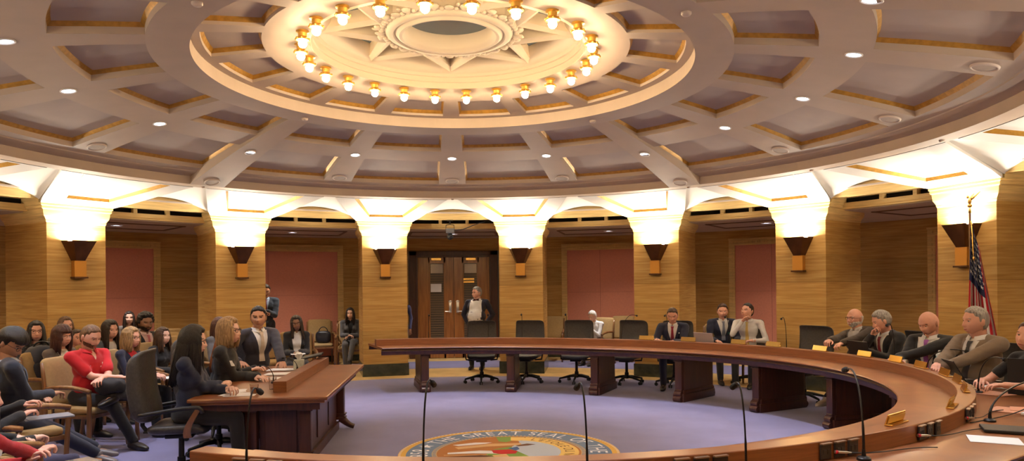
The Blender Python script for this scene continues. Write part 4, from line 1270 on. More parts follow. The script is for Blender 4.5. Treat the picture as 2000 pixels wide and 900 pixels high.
    for i in (0, 1):
        a, b_, c_ = arms[i]; q = (-1, 1)[i]
        limb(bm, tf(q*.06, -.02, .45), a+T.to_3x3() @ V(0, 0, .002), .045+u, .060*g+u*.3-.008*fem); 
        if sleeve > .55:
            e2 = b_+(c_-b_)*((sleeve-.55)/.45*.98)
            limb(bm, a, b_, .060*g+u*.5-.010*fem, .047*g+u*.6-.004*fem); limb(bm, b_, e2, .048*g+u*.6, .036*g+u*.9)
        else: limb(bm, a, a+(b_-a)*(sleeve/.55), .060*g+.004-.008*fem, .062*g+.004-.008*fem)
    me = eval_mesh(bm, .0115, 5)
    # cloth folds
    nrm = [v.normal.copy() for v in me.vertices]
    for v, vn in zip(me.vertices, nrm):
        w_ = V(v.co.x*5.5, v.co.y*5.5, v.co.z*11)
        v.co += vn*(.0065*noise.noise(w_+V(seed*.01, 0, 0))+.0022*noise.noise(w_*3.2))*(1.25 if outfit != 'polo' else .9)
    bm = NB(); bm.from_mesh(me); bpy.data.meshes.remove(me)
    garment = {'suit': 'suit_jacket', 'jacket': 'jacket', 'shirt': 'shirt', 'polo': 'polo_shirt', 'blouse': 'blouse', 'sweater': 'sweater'}[outfit]
    for f in bm.faces: f.smooth = True
    gar = finish(bm, garment, jm, e)
    if shirt and outfit in ('suit', 'jacket', 'sweater'):
        shm = cloth(*shirt)
        bm = NB(); zt = .475
        conform(bvh, T, grid(lambda t: -(vbot+(vw-vbot)*t**.9), lambda t: (vbot+(vw-vbot)*t**.9), vopen, zt, 10, 16), .0045, bm)
        finish(bm, 'shirt_front', shm, e)
    if outfit in ('suit', 'jacket') and shirt:
        bm = NB()
        for q in (-1, 1):
            def inner(t): return q*(vbot-.002+(vw-vbot-.002)*t**.9)
            def outer(t): return q*(vbot-.002+(vw-vbot-.002)*t**.9+.008+.040*sin(min(1, t*1.25)*PI*.55)*(1 if not .68 < t < .76 else .62))
            conform(bvh, T, grid(inner, outer, vopen-.01, .47, 4, 22), .0095, bm)
        finish(bm, 'lapel', jm, gar)
        if sleeve > .9:
            for i in (0, 1):
                a, b_, c_ = arms[i]; d = (c_-b_).normalized(); bm = NB(); cone(bm, c_-d*.03, c_+d*.012, .034, .033, 16, caps=True); finish(bm, 'shirt_cuff', cloth(*shirt), e, smooth=False)
    # collar round the neck
    cm = cloth(*shirt) if shirt and outfit in ('suit', 'jacket') else (jm if outfit in ('polo', 'shirt') else None)
    if cm:
        bm = NB(); n_ = 26; rows = []
        nM = T @ Matrix.Translation((0, -.008, .47)) @ Matrix.Rotation(R(14), 4, 'X')
        for r_, z_ in ((.071+fat*.15, -.012), (.064+fat*.15, .028), (.067+fat*.15, .034), (.082+fat*.15, .004), (.088+fat*.15, -.006)):
            rows.append([bm.verts.new(nM @ V(r_*sin(a)*(1), r_*1.0*cos(a), z_-.028*max(0, cos(a))**2)) for a in [R(12)+R(336)*k/n_ for k in range(n_+1)]])
        for j in range(4):
            for k in range(n_): bm.faces.new((rows[j][k], rows[j][k+1], rows[j+1][k+1], rows[j+1][k]))
        finish(bm, 'collar', cm, e, smooth=True)
    if outfit in ('shirt', 'polo'):
        bm = NB(); conform(bvh, T, grid(lambda t: -.013, lambda t: .013, .05 if outfit == 'shirt' else .30, .45, 2, 14), .004, bm); 
        finish(bm, 'button_placket', jm, gar)
        if outfit == 'polo':
            bm = NB(); conform(bvh, T, grid(lambda t: -.004-.028*t, lambda t: .004+.028*t, .40, .48, 4, 6), .0055, bm); finish(bm, 'open_neck', sm_[0], gar)
    if tie and not bow:
        tm = cloth(*tie); bm = NB()
        conform(bvh, T, grid(lambda t: -(.034-.019*t), lambda t: (.034-.019*t), max(.10, vopen-.02) if outfit != 'shirt' else .06, .435, 4, 18), .012, bm)
        conform(bvh, T, grid(lambda t: -(.015+.010*t), lambda t: (.015+.010*t), .425, .462, 3, 4), .019, bm)
        finish(bm, 'tie', tm, e)
    if bow:
        bm = NB()
        c_ = T @ V(0, .088, .475)
        for q in (-1, 1): cone(bm, c_, c_+T.to_3x3() @ V(q*.055, 0, 0), .008, .028, 10)
        ball(bm, c_, .012); finish(bm, 'bow_tie', cloth(*tie), e, smooth=False)
    if badge:
        for (bx, bz, bw, bh, bc) in (badge if isinstance(badge, list) else [badge]):
            bm = NB(); conform(bvh, T, grid(lambda t: bx-bw/2, lambda t: bx+bw/2, bz-bh/2, bz+bh/2, 3, 3), .016 if outfit != 'polo' else .004, bm); finish(bm, 'name_badge' if outfit != 'polo' else 'chest_logo', mat('badge %s' % (bc,), bc, .5), e)
    if lower:
        bm = NB()
        ball(bm, P0+V(0, -.0, -.01), (.155+fat*.3, .125, .105), 16, 12)
        for i in (0, 1):
            h, k, n, _ = LG[i]; limb(bm, h, k, .088, .064); limb(bm, k, n+(k-n).normalized()*.01, .064, .052)
        me = eval_mesh(bm, .013, 5)
        nrm = [v.normal.copy() for v in me.vertices]
        for v, vn in zip(me.vertices, nrm):
            w_ = V(v.co.x*6, v.co.y*6, v.co.z*9); v.co += vn*(.005*noise.noise(w_))
        bm = NB(); bm.from_mesh(me); bpy.data.meshes.remove(me)
        for f in bm.faces: f.smooth = True
        finish(bm, 'trousers', cloth(*(pants or ('black trousers', (.012, .012, .015)))), e)
        for i in (0, 1):
            h, k, n, fd = LG[i]
            fd = V(*(fd or (0, 1, -.05))).normalized(); sd = fd.cross(V(0, 0, 1)); sd = sd.normalized() if sd.length > .1 else V(1, 0, 0); uu = sd.cross(fd)
            c_ = n+V(0, 0, -.085)+uu*.0 if abs(fd.z) < .5 else n-uu*.06
            Mx = Matrix(((sd.x, fd.x, uu.x, c_.x), (sd.y, fd.y, uu.y, c_.y), (sd.z, fd.z, uu.z, c_.z), (0, 0, 0, 1)))
            bm = NB()
            pad(bm, Mx @ Matrix.Translation((0, .07, .035)), .092, .285, .07, ex=.7, seg=20, fn=lambda p: V(p.x*(1-.25*max(0, p.y/.14)), p.y, p.z*(1-.35*max(0, p.y/.14))-(.010*max(0, p.y/.14))))
            pad(bm, Mx @ Matrix.Translation((0, -.01, .06)), .080, .12, .10, ex=.8, seg=16)
            finish(bm, 'shoe', mat('shoe %s' % (shoe,), shoe, .35, coat=.2), e, auto=50)
    if hair and style:
        make_hair(e, HM, style, hair_mat(hair, HC[hair]), hlen, hthick, seed % 97, fringe, fem=fem, fat=fat*.1)
    if beard:
        bm = NB()
        def fb(a, e_):
            p = head_pt(a, e_, fem, fat*.1); n = V(p.x/.006, p.y/.009, p.z/.013).normalized()
            k = sstep(-.020, -.040, p.z)*sstep(-.02, .01, p.y); m_ = gs(p.x, .020)*gs(p.z+.060, .008)
            mus = sstep(-.038, -.044, p.z); k = k*max(mus, sstep(.03, .05, abs(p.x)))*(1-.95*m_)
            nz = noise.noise(V(p.x*160, p.y*160, p.z*110))
            return p+n*(-.006+k*(.0095+.0025*nz))
        skull(bm, HM, fb, 64, 44); finish(bm, 'beard', hair_mat(beard, HC[beard]), e, smooth=True)
    if glasses:
        bm = NB()
        for q in (-1, 1):
            pts = []
            for k in range(21):
                a = 2*PI*k/20; ex_ = .8
                pts.append(HM @ V(q*.032+math.copysign(abs(cos(a))**ex_, cos(a))*.0245, .094-.006*abs(cos(a)), .0095+math.copysign(abs(sin(a))**ex_, sin(a))*.0165))
            sweep(bm, pts, .0017*glasses, 6)
            sweep(bm, [HM @ V(q*.056, .088, .013), HM @ V(q*.076, .06, .013), HM @ V(q*.082, -.01, .010)], .0017*glasses, 6)
        sweep(bm, [HM @ V(-.009, .094, .014), HM @ V(0, .098, .017), HM @ V(.009, .094, .014)], .0018*glasses, 6)
        finish(bm, 'glasses', BLACKP, e, smooth=True)
    if extra: extra(e, T, HM, arms, bvh)
    return e
# ================================================================ CAST
NAVY = ('navy wool', (.014, .018, .048)); BLK = ('black wool', (.011, .011, .014)); CHAR = ('charcoal wool', (.030, .028, .038)); WSH = ('white cotton', (.70, .68, .66))
def fwd(az): return V(sin(R(az)), cos(R(az)), 0)
def under(e, face, kind, label, back=.0, dx=0, rot=0):
    f_ = fwd(face); p = e.location+f_*(.07-back)+V(f_.y, -f_.x, 0)*dx
    if kind == 'task': return task_chair(p.x, p.y, face+rot, label)
    if kind == 'exec':
        global wc_first
        o = wc if wc_first else tree_copy(wc); wc_first = False
        o.location = (p.x, p.y, 0); o.rotation_euler.z = -R(face+rot); tag(o, label, 'chair', 'leather chairs at the witness table'); return o
    o = arm_chair(p.x, p.y, face+rot, label); o.scale = (1.06,)*3; return o
wc_first = True
W = lambda *p: ('w', p)
# ---- members at the dais
p = person('man in navy suit with dark red tie looking down, seated left on the far dais', (3.72, 4.39, 1.367), 203, lean=14, look=(0, -22, 0), col=NAVY, shirt=WSH, tie=('dark red silk', (.22, .008, .03)), skin='pink', hair='brown', hands=((-.05, .46, .76), (.22, .46, .78)), curl=(35, 25), badge=(-.105, .36, .016, .016, (.8, .8, .8)), pants=NAVY, vw=.09, fat=.02, hthick=.008)
under(p, 203, 'task', 'black task chair of the man with the dark red tie', back=.12, rot=6)
p = person('man in dark suit with grey tie and green badge, behind the small grey laptop', (4.83, 5.0, 1.40), 190, lean=6, look=(8, -5, 0), col=NAVY, shirt=WSH, tie=('slate tie', (.17, .19, .26)), skin='pink', hair='brown', badge=(-.10, .27, .055, .03, (.01, .22, .11)), pants=BLK, vw=.10)
under(p, 190, 'arm', 'tan armchair of the man with the green badge')
p = person('man in white shirt and yellow striped tie resting his chin on his hand', (5.07, 4.48, 1.418), 214, lean=8, look=(28, 10, 0), outfit='shirt', col=WSH, tie=('yellow stripe tie', (.60, .42, .13)), skin='pink', hair='dark', hthick=.009, hands=((-.12, .30, .72), (.05, .245, 1.015)), curl=(60, 62), elbow=((-.5, .1, -1), (.6, .4, -1)), hdir=((.9, .3, 0), (-.6, .1, .8)), pants=BLK)
under(p, 214, 'task', 'black task chair just behind the man in the white shirt', back=.14, rot=-14)
p = person('bald man with glasses and white goatee in brown jacket, leaning and holding a phone', (5.55, 1.98, 1.40), 243, lean=2, side=12, look=(14, -4, 0), outfit='jacket', col=('brown tweed', (.045, .030, .022)), shirt=('grey shirt', (.36, .34, .33)), skin='pink', hair='white', style='bald', hthick=.003, beard='white', glasses=1.1, hands=(W(4.92, 1.52, .88), W(4.90, 1.62, .955)), curl=(62, 50), pants=BLK, fat=.07, vw=.085, vbot=.03, shoe=(.45, .38, .30), badge=(-.11, .37, .018, .018, (.8, .8, .8)), legs=(((-.12, .52, .10), (-.1, 1, .8)), (W(4.72, 1.40, .16), (.1, 1, .8))))
under(p, 243, 'task', 'black task chair of the bald man with glasses and beard', back=.06)
p = person('grey-haired man in black suit leaning over with a hand at his mouth', (5.48, 1.24, 1.40), 262, lean=20, look=(26, -22, 0), col=BLK, shirt=WSH, tie=('crimson tie', (.25, .01, .025)), skin='pink', hair='grey', hthick=.011, hands=((-.1, .48, .80), (.015, .335, .965)), curl=(40, 68), elbow=((-.5, -.4, -1), (.6, .5, -1)), hdir=((.6, .8, 0), (-.35, -.1, .9)), pants=BLK, fat=.05)
under(p, 262, 'task', 'black task chair of the grey-haired man in the black suit', back=.1)
p = person('bald man in black suit with purple tie looking down', (5.41, .23, 1.427), 242, lean=10, look=(16, -26, 0), col=BLK, shirt=WSH, tie=('purple tie', (.30, .09, .36)), skin='pink', hair='brown', style='', hands=((.18, .48, .80), (.10, .50, .80)), curl=(45, 45), pants=BLK, fat=.03, vw=.11, vbot=.04)
under(p, 242, 'task', 'black task chair of the man with the purple tie', back=.1)
p = person('smiling grey-haired man in tan suit with clasped hands at the dais', (5.29, -.66, 1.50), 256, lean=9, look=(20, -3, 0), col=('tan suit wool', (.17, .12, .08)), shirt=WSH, tie=('dark grey tie', (.03, .028, .03)), skin='pink', hair='grey', hthick=.009, smile=1, hands=(W(4.80, -.85, .90), W(4.78, -.80, .93)), curl=(60, 60), pants=('tan suit wool', (.17, .12, .08)), fat=.08, elbow=((-.9, -.5, -1), (.9, -.5, -1)))
under(p, 250, 'task', 'black task chair of the man in the tan suit', back=.12)
p = person('person in black short-sleeved top at the right edge, chin raised, arms on the dais', (5.05, -1.62, 1.40), 262, lean=10, look=(-10, 6, -8), outfit='blouse', fem=1, sleeve=.35, col=('black knit', (.010, .010, .012)), skin='pink', hair='auburn', style='short', hands=((-.12, .46, .80), (.16, .42, .80)), curl=(35, 35), elbow=((-1, -.2, -.8), (1, -.2, -.8)), pants=BLK, fat=.03)
under(p, 262, 'task', 'black task chair of the person at the right edge', back=.1)
# ---- witness table
p = person('woman with long black hair and navy jacket at the near end of the witness table', (-2.41, -.62, 1.414), 86, lean=4, look=(-6, -6, 0), outfit='jacket', fem=1, col=('deep navy jersey', (.010, .016, .048)), skin='fair', hair='black', style='long', hlen=.34, hthick=.018, glasses=1.2, hands=(W(-2.07, -.62, .815), W(-2.17, -.40, .84)), curl=(62, 55), hdir=((1, .5, .2), (1, -.5, .1)), sleeve=.86, pants=BLK, vw=.03)
under(p, 84, 'exec', 'large black leather swivel chair with curved wooden arm posts nearest the camera', back=.12)
p = person('blonde woman with glasses and black jacket speaking at the witness table', (-2.39, .39, 1.443), 90, lean=6, look=(8, 2, 0), outfit='jacket', fem=1, col=BLK, skin='fair', hair='blonde', style='bob', hlen=.14, hthick=.020, glasses=1.6, hands=(W(-2.10, .36, .80), W(-2.14, .55, .79)), curl=(30, 30), pants=BLK, badge=(.11, .33, .02, .05, (.6, .6, .6)))
under(p, 88, 'exec', 'black leather chair of the blonde woman in black', back=.1)
p = person('person with long ginger hair and red top, half hidden beyond the blonde woman', (-2.66, 1.22, 1.30), 92, lean=12, look=(0, -8, 0), outfit='jacket', fem=1, col=BLK, shirt=('scarlet top', (.5, .01, .02)), skin='fair', hair='ginger', style='long', hlen=.36, hthick=.016, hands=((-.1, .42, .79), (.1, .42, .79)), pants=BLK, vw=.08)
under(p, 92, 'exec', 'black leather chair of the ginger-haired person', back=.1)
p = person('young man in charcoal suit with pale patterned tie at the witness table', (-2.48, 1.92, 1.53), 138, lean=4, hs=1.0, look=(30, -3, 0), col=('charcoal navy', (.024, .022, .034)), shirt=WSH, tie=('champagne tie', (.52, .42, .32)), skin='tan', hair='black', hthick=.012, hands=(W(-2.10, 1.55, .82), W(-2.60, 1.45, .86)), curl=(30, 40), pants=('charcoal navy', (.024, .022, .034)), vw=.085, elbow=((-1, -.3, -.8), (1, -.5, -1)))
under(p, 138, 'exec', 'black leather chair of the young man with the pale tie', back=.1)
p = person('person with brown hair seen behind the blonde woman', (-3.33, 3.07, 1.355), 110, outfit='sweater', fem=1, col=('grey knit', (.10, .10, .11)), skin='fair', hair='auburn', style='bob', hlen=.2, pants=BLK)
under(p, 110, 'arm', 'tan armchair of the brown-haired person beyond the blonde woman')
p = person('smiling woman with glasses, black blazer and white top beyond the witness table', (-2.55, 4.51, 1.301), 166, lean=5, look=(4, -2, 6), outfit='jacket', fem=1, col=BLK, shirt=WSH, skin='brown', hair='dark', style='longpart', hlen=.22, hthick=.018, glasses=1.3, smile=1, hands=((-.04, .34, .73), (.07, .33, .72)), curl=(50, 50), hdir=((1, .3, -.1), (-1, .4, -.1)), pants=BLK, vw=.09, vbot=.035, vopen=.08, badge=(-.12, .28, .016, .02, (.8, .8, .8)))
under(p, 166, 'arm', 'tan armchair of the smiling woman in the black blazer')
p = person('man in dark suit and red tie standing before the fabric panel, hands together', (-3.88, 7.83, 1.848), 166, pose='stand', lean=2, look=(0, -18, 0), col=('blue black suit', (.012, .018, .028)), shirt=('blue shirt', (.25, .30, .40)), tie=('burgundy tie', (.16, .01, .02)), skin='tan', hair='dark', hands=((-.03, .28, 1.17), (.05, .27, 1.16)), curl=(60, 60), hdir=((1, .3, 0), (-1, .3, 0)), pants=BLK)
p = person('woman in grey suit sitting cross-legged, half hidden by the pillar', (-2.21, 8.30, 1.322), 172, lean=3, look=(6, -2, 0), outfit='jacket', fem=1, col=('mid grey suit', (.085, .085, .095)), shirt=('black top', (.01, .01, .012)), skin='fair', hair='dark', style='long', hlen=.22, hands=((-.02, .30, .72), (.06, .32, .73)), curl=(50, 50), hdir=((1, .3, -.1), (-1, .4, -.1)), pants=('mid grey suit', (.085, .085, .095)), legs=(((.02, .62, .22), (0, 1, .9)), ((.10, .42, .09), (.1, 1, .8))))
under(p, 172, 'arm', 'tan armchair of the woman in the grey suit')
p = person('person in navy shirt and grey trousers almost fully hidden behind the pillar by the doors', (-1.17, 8.95, 1.60), 175, pose='stand', lean=2, outfit='shirt', col=('navy cotton', (.04, .045, .13)), skin='tan', hair='dark', hands=((-.22, .02, .85), (.20, .03, .86)), pants=('grey trousers', (.12, .11, .11)))
p = person('man in open navy jacket, white shirt and bow tie standing at the doors', (.52, 7.67, 1.749), 196, pose='stand', lean=-4, look=(42, -2, 0), col=('navy evening jacket', (.014, .016, .040)), shirt=('bright white shirt', (.82, .82, .82)), tie=('maroon silk', (.06, .008, .015)), bow=True, skin='pink', hair='grey', hands=((-.17, -.06, .92), (.19, -.06, .92)), curl=(55, 55), elbow=((-1, -.6, .2), (1, -.6, .2)), pants=BLK, fat=.11, vw=.12, vbot=.16, vopen=.0, smile=1, glasses=1)
p = person('white-haired person in pale clothes behind the third empty black chair', (3.07, 8.06, 1.20), 222, lean=22, look=(12, -25, 0), outfit='shirt', col=('pale blue white', (.78, .80, .84)), skin='fair', hair='white', hands=((-.06, .40, .85), (.10, .38, .80)), pants=('dark trousers', (.02, .02, .025)))
under(p, 222, 'arm', 'tan armchair of the white-haired person')
# ---- audience, left
p = person('woman with dark hair and red sweater at the bottom left edge, hands clasped', (-2.72, -3.15, 1.268), 42, lean=8, look=(30, -6, 0), outfit='sweater', fem=1, col=('scarlet knit', (.42, .008, .014)), skin='pink', hair='dark', style='long', hlen=.30, hands=(W(-2.62, -2.88, .70), W(-2.59, -2.80, .72)), curl=(48, 60), hdir=((.5, .5, .6), (-.3, .8, .4)), pants=BLK, badge=(.11, .33, .05, .08, (.7, .7, .7)))
under(p, 42, 'arm', 'tan armchair of the woman in the red sweater at the bottom left')
p = person('person in black sleeves and navy trousers with brown boots, second from the left edge', (-3.30, -2.45, 1.20), 30, lean=-3, outfit='sweater', col=('black knit', (.010, .010, .012)), skin='fair', hair='dark', hands=(W(-3.02, -2.30, .735), W(-2.94, -2.24, .715)), curl=(45, 60), pants=('indigo trousers', (.016, .018, .065)), shoe=(.22, .075, .018), legs=(((-.12, .46, .09), (-.1, 1, .8)), (W(-2.80, -1.52, .44), (.2, 1, 1), (.6, .75, .12))))
under(p, 30, 'arm', 'tan armchair of the person with the brown boots')
p = person('person in black jacket with white cuff and magenta collar holding a folder', (-3.71, -1.61, 1.228), 42, lean=14, outfit='suit', col=BLK, shirt=('magenta shirt', (.35, .02, .16)), skin='pink', hair='dark', hands=(W(-3.47, -1.42, .83), W(-3.38, -1.60, .77)), curl=(50, 50), pants=('grey flannel', (.045, .045, .055)))
under(p, 42, 'arm', 'tan armchair of the person holding the folder')
p = person('young man with black hair, glasses and dark suit looking down at his hands', (-3.99, -.68, 1.428), 50, lean=-3, look=(38, -36, 0), col=('blue black wool', (.010, .014, .030)), shirt=('pale blue shirt', (.45, .48, .58)), skin='tan', hair='black', hthick=.020, fringe=True, glasses=1.1, hands=(W(-3.84, -.50, .765), W(-3.78, -.44, .775)), curl=(62, 50), hdir=((.9, .5, -.1), (-.4, .9, .1)), pants=('navy trousers', (.012, .016, .038)), shoe=(.16, .14, .14), legs=((W(-3.62, .22, .10), (-.1, 1, .9), (.55, .8, -.1)), (W(-3.56, .02, .10), (.1, 1, .9), (.75, .6, -.1))), badge=(-.115, .31, .05, .05, (.75, .75, .78)))
under(p, 42, 'arm', 'tan armchair of the young man in the dark suit')
p = person('bearded man in red polo shirt looking down at his hands', (-3.97, .72, 1.383), 118, lean=7, look=(-8, -24, 0), outfit='polo', sleeve=.40, col=('red pique', (.50, .008, .014)), skin='pink', hair='light', hthick=.007, beard='light', hands=(W(-3.76, .50, .80), W(-3.66, .70, .79)), curl=(55, 45), elbow=((-1, -.3, -.9), (1, -.5, -.9)), pants=('black denim', (.012, .012, .015)), fat=.05, legs=((W(-3.64, .52, .63), (-1, .5, -.1), (1, .25, -.15)), (W(-3.50, .66, .10), (.2, 1, .8))), badge=[(-.095, .345, .035, .035, (.75, .6, .6)), (-.085, .322, .06, .012, (.7, .5, .5)), (.085, .335, .07, .016, (.45, .38, .45)), (.09, .318, .05, .012, (.5, .45, .5))])
under(p, 118, 'arm', 'tan armchair of the man in the red polo shirt', back=.03, rot=-14)
p = person('woman with blonde bob, glasses and navy cardigan over red, wearing a name tag', (-3.88, 1.51, 1.303), 100, lean=5, look=(4, -2, 0), outfit='sweater', fem=1, col=('navy cardigan', (.010, .012, .038)), shirt=('red blouse', (.45, .01, .02)), skin='pink', hair='blonde', style='bob', hlen=.15, hthick=.016, glasses=1.3, hands=((-.06, .36, .72), (.10, .38, .72)), pants=BLK, badge=(-.11, .36, .085, .055, (.75, .8, .9)), vw=.085)
under(p, 100, 'arm', 'tan armchair of the blonde woman with the name tag')
p = person('girl with brown hair and black jacket beside the near black leather chair', (-3.94, 2.62, 1.242), 112, lean=5, look=(4, 0, 0), outfit='jacket', fem=1, col=BLK, skin='fair', hair='brown', style='long', hlen=.20, hthick=.014, pants=BLK)
under(p, 112, 'arm', 'tan armchair of the brown-haired girl in black')
p = person('woman with glasses and dark bob in brown-grey cardigan over a cream top', (-4.66, 1.48, 1.341), 112, lean=5, look=(0, -3, 0), outfit='sweater', fem=1, col=('taupe cardigan', (.10, .075, .058)), shirt=('cream lace', (.55, .46, .36)), skin='pink', hair='auburn', style='bob', hlen=.20, hthick=.020, fringe=True, glasses=1.1, pants=BLK, fat=.02, vw=.085, vbot=.04)
under(p, 112, 'arm', 'tan armchair of the woman in the taupe cardigan')
p = person('young woman with long dark hair and denim-blue vest behind the red polo shirt', (-4.61, 2.58, 1.352), 118, lean=5, look=(2, -6, 0), outfit='sweater', fem=1, col=('grey blue knit', (.10, .12, .14)), shirt=('pale top', (.6, .57, .52)), skin='pink', hair='dark', style='longpart', hlen=.24, hthick=.016, pants=BLK)
under(p, 118, 'arm', 'tan armchair of the young woman with long dark hair')
p = person('man with curly black hair in dark suit and pink tie', (-4.51, 3.47, 1.407), 122, lean=4, look=(12, -5, 0), col=('dark navy suit', (.012, .013, .020)), shirt=('pink shirt', (.55, .38, .38)), tie=('rose tie', (.42, .13, .16)), skin='brown', hair='black', style='curly', beard='black', pants=BLK, vw=.085)
under(p, 122, 'arm', 'tan armchair of the curly-haired man in the dark suit')
p = person('woman with long black hair and round glasses behind a dark backpack', (-5.31, 2.13, 1.369), 138, lean=3, look=(8, 0, 0), outfit='sweater', fem=1, col=('charcoal fleece', (.045, .045, .050)), skin='pink', hair='black', style='long', hlen=.22, hthick=.014, glasses=1.1, pants=BLK)
under(p, 138, 'arm', 'tan armchair of the woman behind the backpack')
p = person('person with light brown hair partly hidden behind the woman in the taupe cardigan', (-5.53, 3.26, 1.385), 128, lean=4, look=(4, 0, 0), outfit='sweater', fem=1, col=('olive knit', (.09, .08, .05)), skin='pink', hair='light', style='long', hlen=.26, pants=BLK)
under(p, 128, 'arm', 'tan armchair of the light-haired person at the back')
p = person('person in red jacket almost hidden behind the red polo shirt', (-5.05, 2.61, 1.23), 125, outfit='jacket', col=('bright red fleece', (.55, .01, .01)), skin='pink', hair='brown', pants=BLK)
p = person('pale woman with long dark hair at the back, before the fabric panel', (-6.05, 6.51, 1.355), 140, lean=4, look=(14, 2, 0), outfit='blouse', fem=1, col=('patterned grey', (.18, .15, .13)), skin='fair', hair='dark', style='long', hlen=.26, pants=BLK)
under(p, 140, 'arm', 'tan armchair of the pale woman at the back')
# ---- empty audience chairs
for x, y, f_, lb in [(-3.0, 9.15, 166, 'empty tan armchair holding a black bag, under the fabric panel left of the doors'), (-3.80, 9.35, 164, 'empty tan armchair left of the one holding the black bag'), (-2.35, 9.30, 170, 'empty tan armchair beside the woman in grey'),
    (2.28, 9.05, 196, 'empty tan armchair right of the doors beside the first fabric panel'), (3.86, 8.75, 204, 'empty tan armchair right of the white-haired person'), (4.6, 8.35, 208, 'empty tan armchair behind the man with the dark red tie'),
    (-4.6, 4.9, 130, 'empty tan armchair in the back row before the second pillar'), (-3.9, 5.4, 135, 'empty tan armchair beside the second pillar'), (-3.25, 5.3, 150, 'empty tan armchair left of the smiling woman'),
    (-4.15, 3.9, 118, 'empty tan armchair beside the man with the pink tie'), (6.3, 4.95, 225, 'empty tan armchair behind the white-shirted man'), (6.9, .9, 262, 'empty tan armchair behind the grey-haired man in black'), (-5.0, 6.0, 135, 'empty tan armchair in front of the pale woman at the back')]:
    arm_chair(x, y, f_, lb)
# ================================================================ SMALL THINGS
def thing1(name, m, fn, label, cat, group=None, smooth=False, auto=None, loc=(0, 0, 0), rz=0):
    bm = NB(); fn(bm); o = finish(bm, name, m, None, smooth=smooth, auto=auto, loc=loc, rz=rz); return tag(o, label, cat, group)
def laptop(x, y, z, az, label, tilt=18, col=(.02, .02, .022), w=.33, d=.23, open_deg=105, screen=(.01, .01, .012)):
    """az = azimuth the user looks towards"""
    e = empty('laptop', (x, y, z), -R(az), label, 'laptop', 'laptops on the dais')
    m = mat('laptop %s' % (col,), col, .35, metal=.3)
    bm = NB(); box(bm, (0, 0, .009), (w, d, .016), bev=.003); b = finish(bm, 'base', m, e)
    bm = NB()
    for r in range(5):
        for k in range(13): box(bm, (-w*.42+k*w*.07, -d*.02+r*d*.09, .018), (w*.058, d*.072, .003))
    finish(bm, 'keyboard', BLACKP, b)
    M = Matrix.Translation((0, d/2, .016)) @ Matrix.Rotation(R(-(open_deg-90)), 4, 'X')
    bm = NB(); box(bm, (0, 0, d*.5), (w, .008, d), bev=.002, M=M); l = finish(bm, 'lid', m, e)
    bm = NB(); box(bm, (0, -.0052, d*.5), (w*.93, .001, d*.86), M=M); finish(bm, 'screen', mat('dark screen', screen, .12), l)
    return e
th = math.degrees
laptop(4.28, 4.02, .765, 236, 'small silver-grey laptop between the navy-suited man and the white shirt', col=(.42, .38, .40), w=.34, d=.235)
bpy.data.objects['laptop'].location = D(52, .36, .764)
laptop(5.18, 1.02, .765, 262, 'dark laptop in front of the grey-haired man in black, back of its lid to us', w=.36, d=.25)
laptop(5.02, -.98, .765, 285, 'dark laptop with slanting lid beside the turquoise bottle', w=.30, d=.24, open_deg=120)
laptop(5.02, -1.72, .765, 232, 'upright dark laptop at the right edge before the person in black', w=.34, d=.30, open_deg=92)
# bottle
e = empty('water_bottle', (5.10, -.38, .764), 0, 'turquoise translucent sports bottle with pale cap beside the man in the tan suit', 'bottle')
bm = NB(); lathe(bm, [(.001, 0), (.034, 0), (.037, .01), (.036, .10), (.037, .19), (.033, .205)], 20); finish(bm, 'bottle_body', mat('turquoise plastic', (.0, .30, .40), .15, coat=.5), e, auto=40)
bm = NB(); lathe(bm, [(.035, .2), (.036, .215), (.03, .23), (.012, .235), (.012, .262), (.001, .264)], 20); finish(bm, 'cap', mat('pale cap', (.6, .62, .6), .4), e, auto=40)
thing1('drink_can', SILVER, lambda bm: lathe(bm, [(.001, 0), (.028, 0), (.033, .008), (.033, .105), (.028, .12), (.001, .118)], 20), 'silver drink can between two nameplates by the man with the purple tie', 'can', auto=40, loc=(5.02, .08, .764))
thing1('green_tumbler', mat('sea green plastic', (.05, .36, .27), .4), lambda bm: lathe(bm, [(.001, 0), (.036, 0), (.042, .20), (.038, .215), (.001, .215)], 20), 'sea-green tumbler beside the upright dark laptop at the right edge', 'cup', auto=40, loc=(4.86, -2.02, .764))
def sheets(name, x, y, z, az, label, n=3, w=.216, d=.279, group='loose papers', seed=0, m=None, t=.0012):
    e = empty(name, (x, y, z), -R(az), label, 'papers', group); r = random.Random(seed)
    for k in range(n):
        bm = NB(); box(bm, (r.uniform(-.03, .03), r.uniform(-.03, .03), .001+k*(t+.0006)), (w, d, t), rz=r.uniform(-.3, .3))
        finish(bm, 'sheet', m or WHITEP, e)
    return e
sheets('paper_stack', 5.22, -.78, .764, 80, 'white papers spread before the man in the tan suit', 4, seed=1)
sheets('paper_stack', 5.08, -1.25, .764, 60, 'white papers between the slanting laptop and the upright one', 3, seed=2)
sheets('paper_stack', 4.85, -2.30, .764, 40, 'white papers at the right edge beyond the upright laptop', 2, seed=3)
sheets('paper_stack', 3.35, -3.38, .764, 118, 'white paper pad on the near right worktop', 2, seed=4)
sheets('paper_stack', 4.98, .62, .765, 90, 'folded white papers beside the nameplate of the grey-haired man', 2, w=.12, seed=5)
thing1('leather_folder', mat('black folder', (.012, .010, .010), .5), lambda bm: box(bm, (0, 0, .012), (.30, .22, .022), bev=.006), 'black leather folder beyond the white pad on the near right worktop', 'folder', loc=(3.62, -3.12, .764), rz=R(-30))
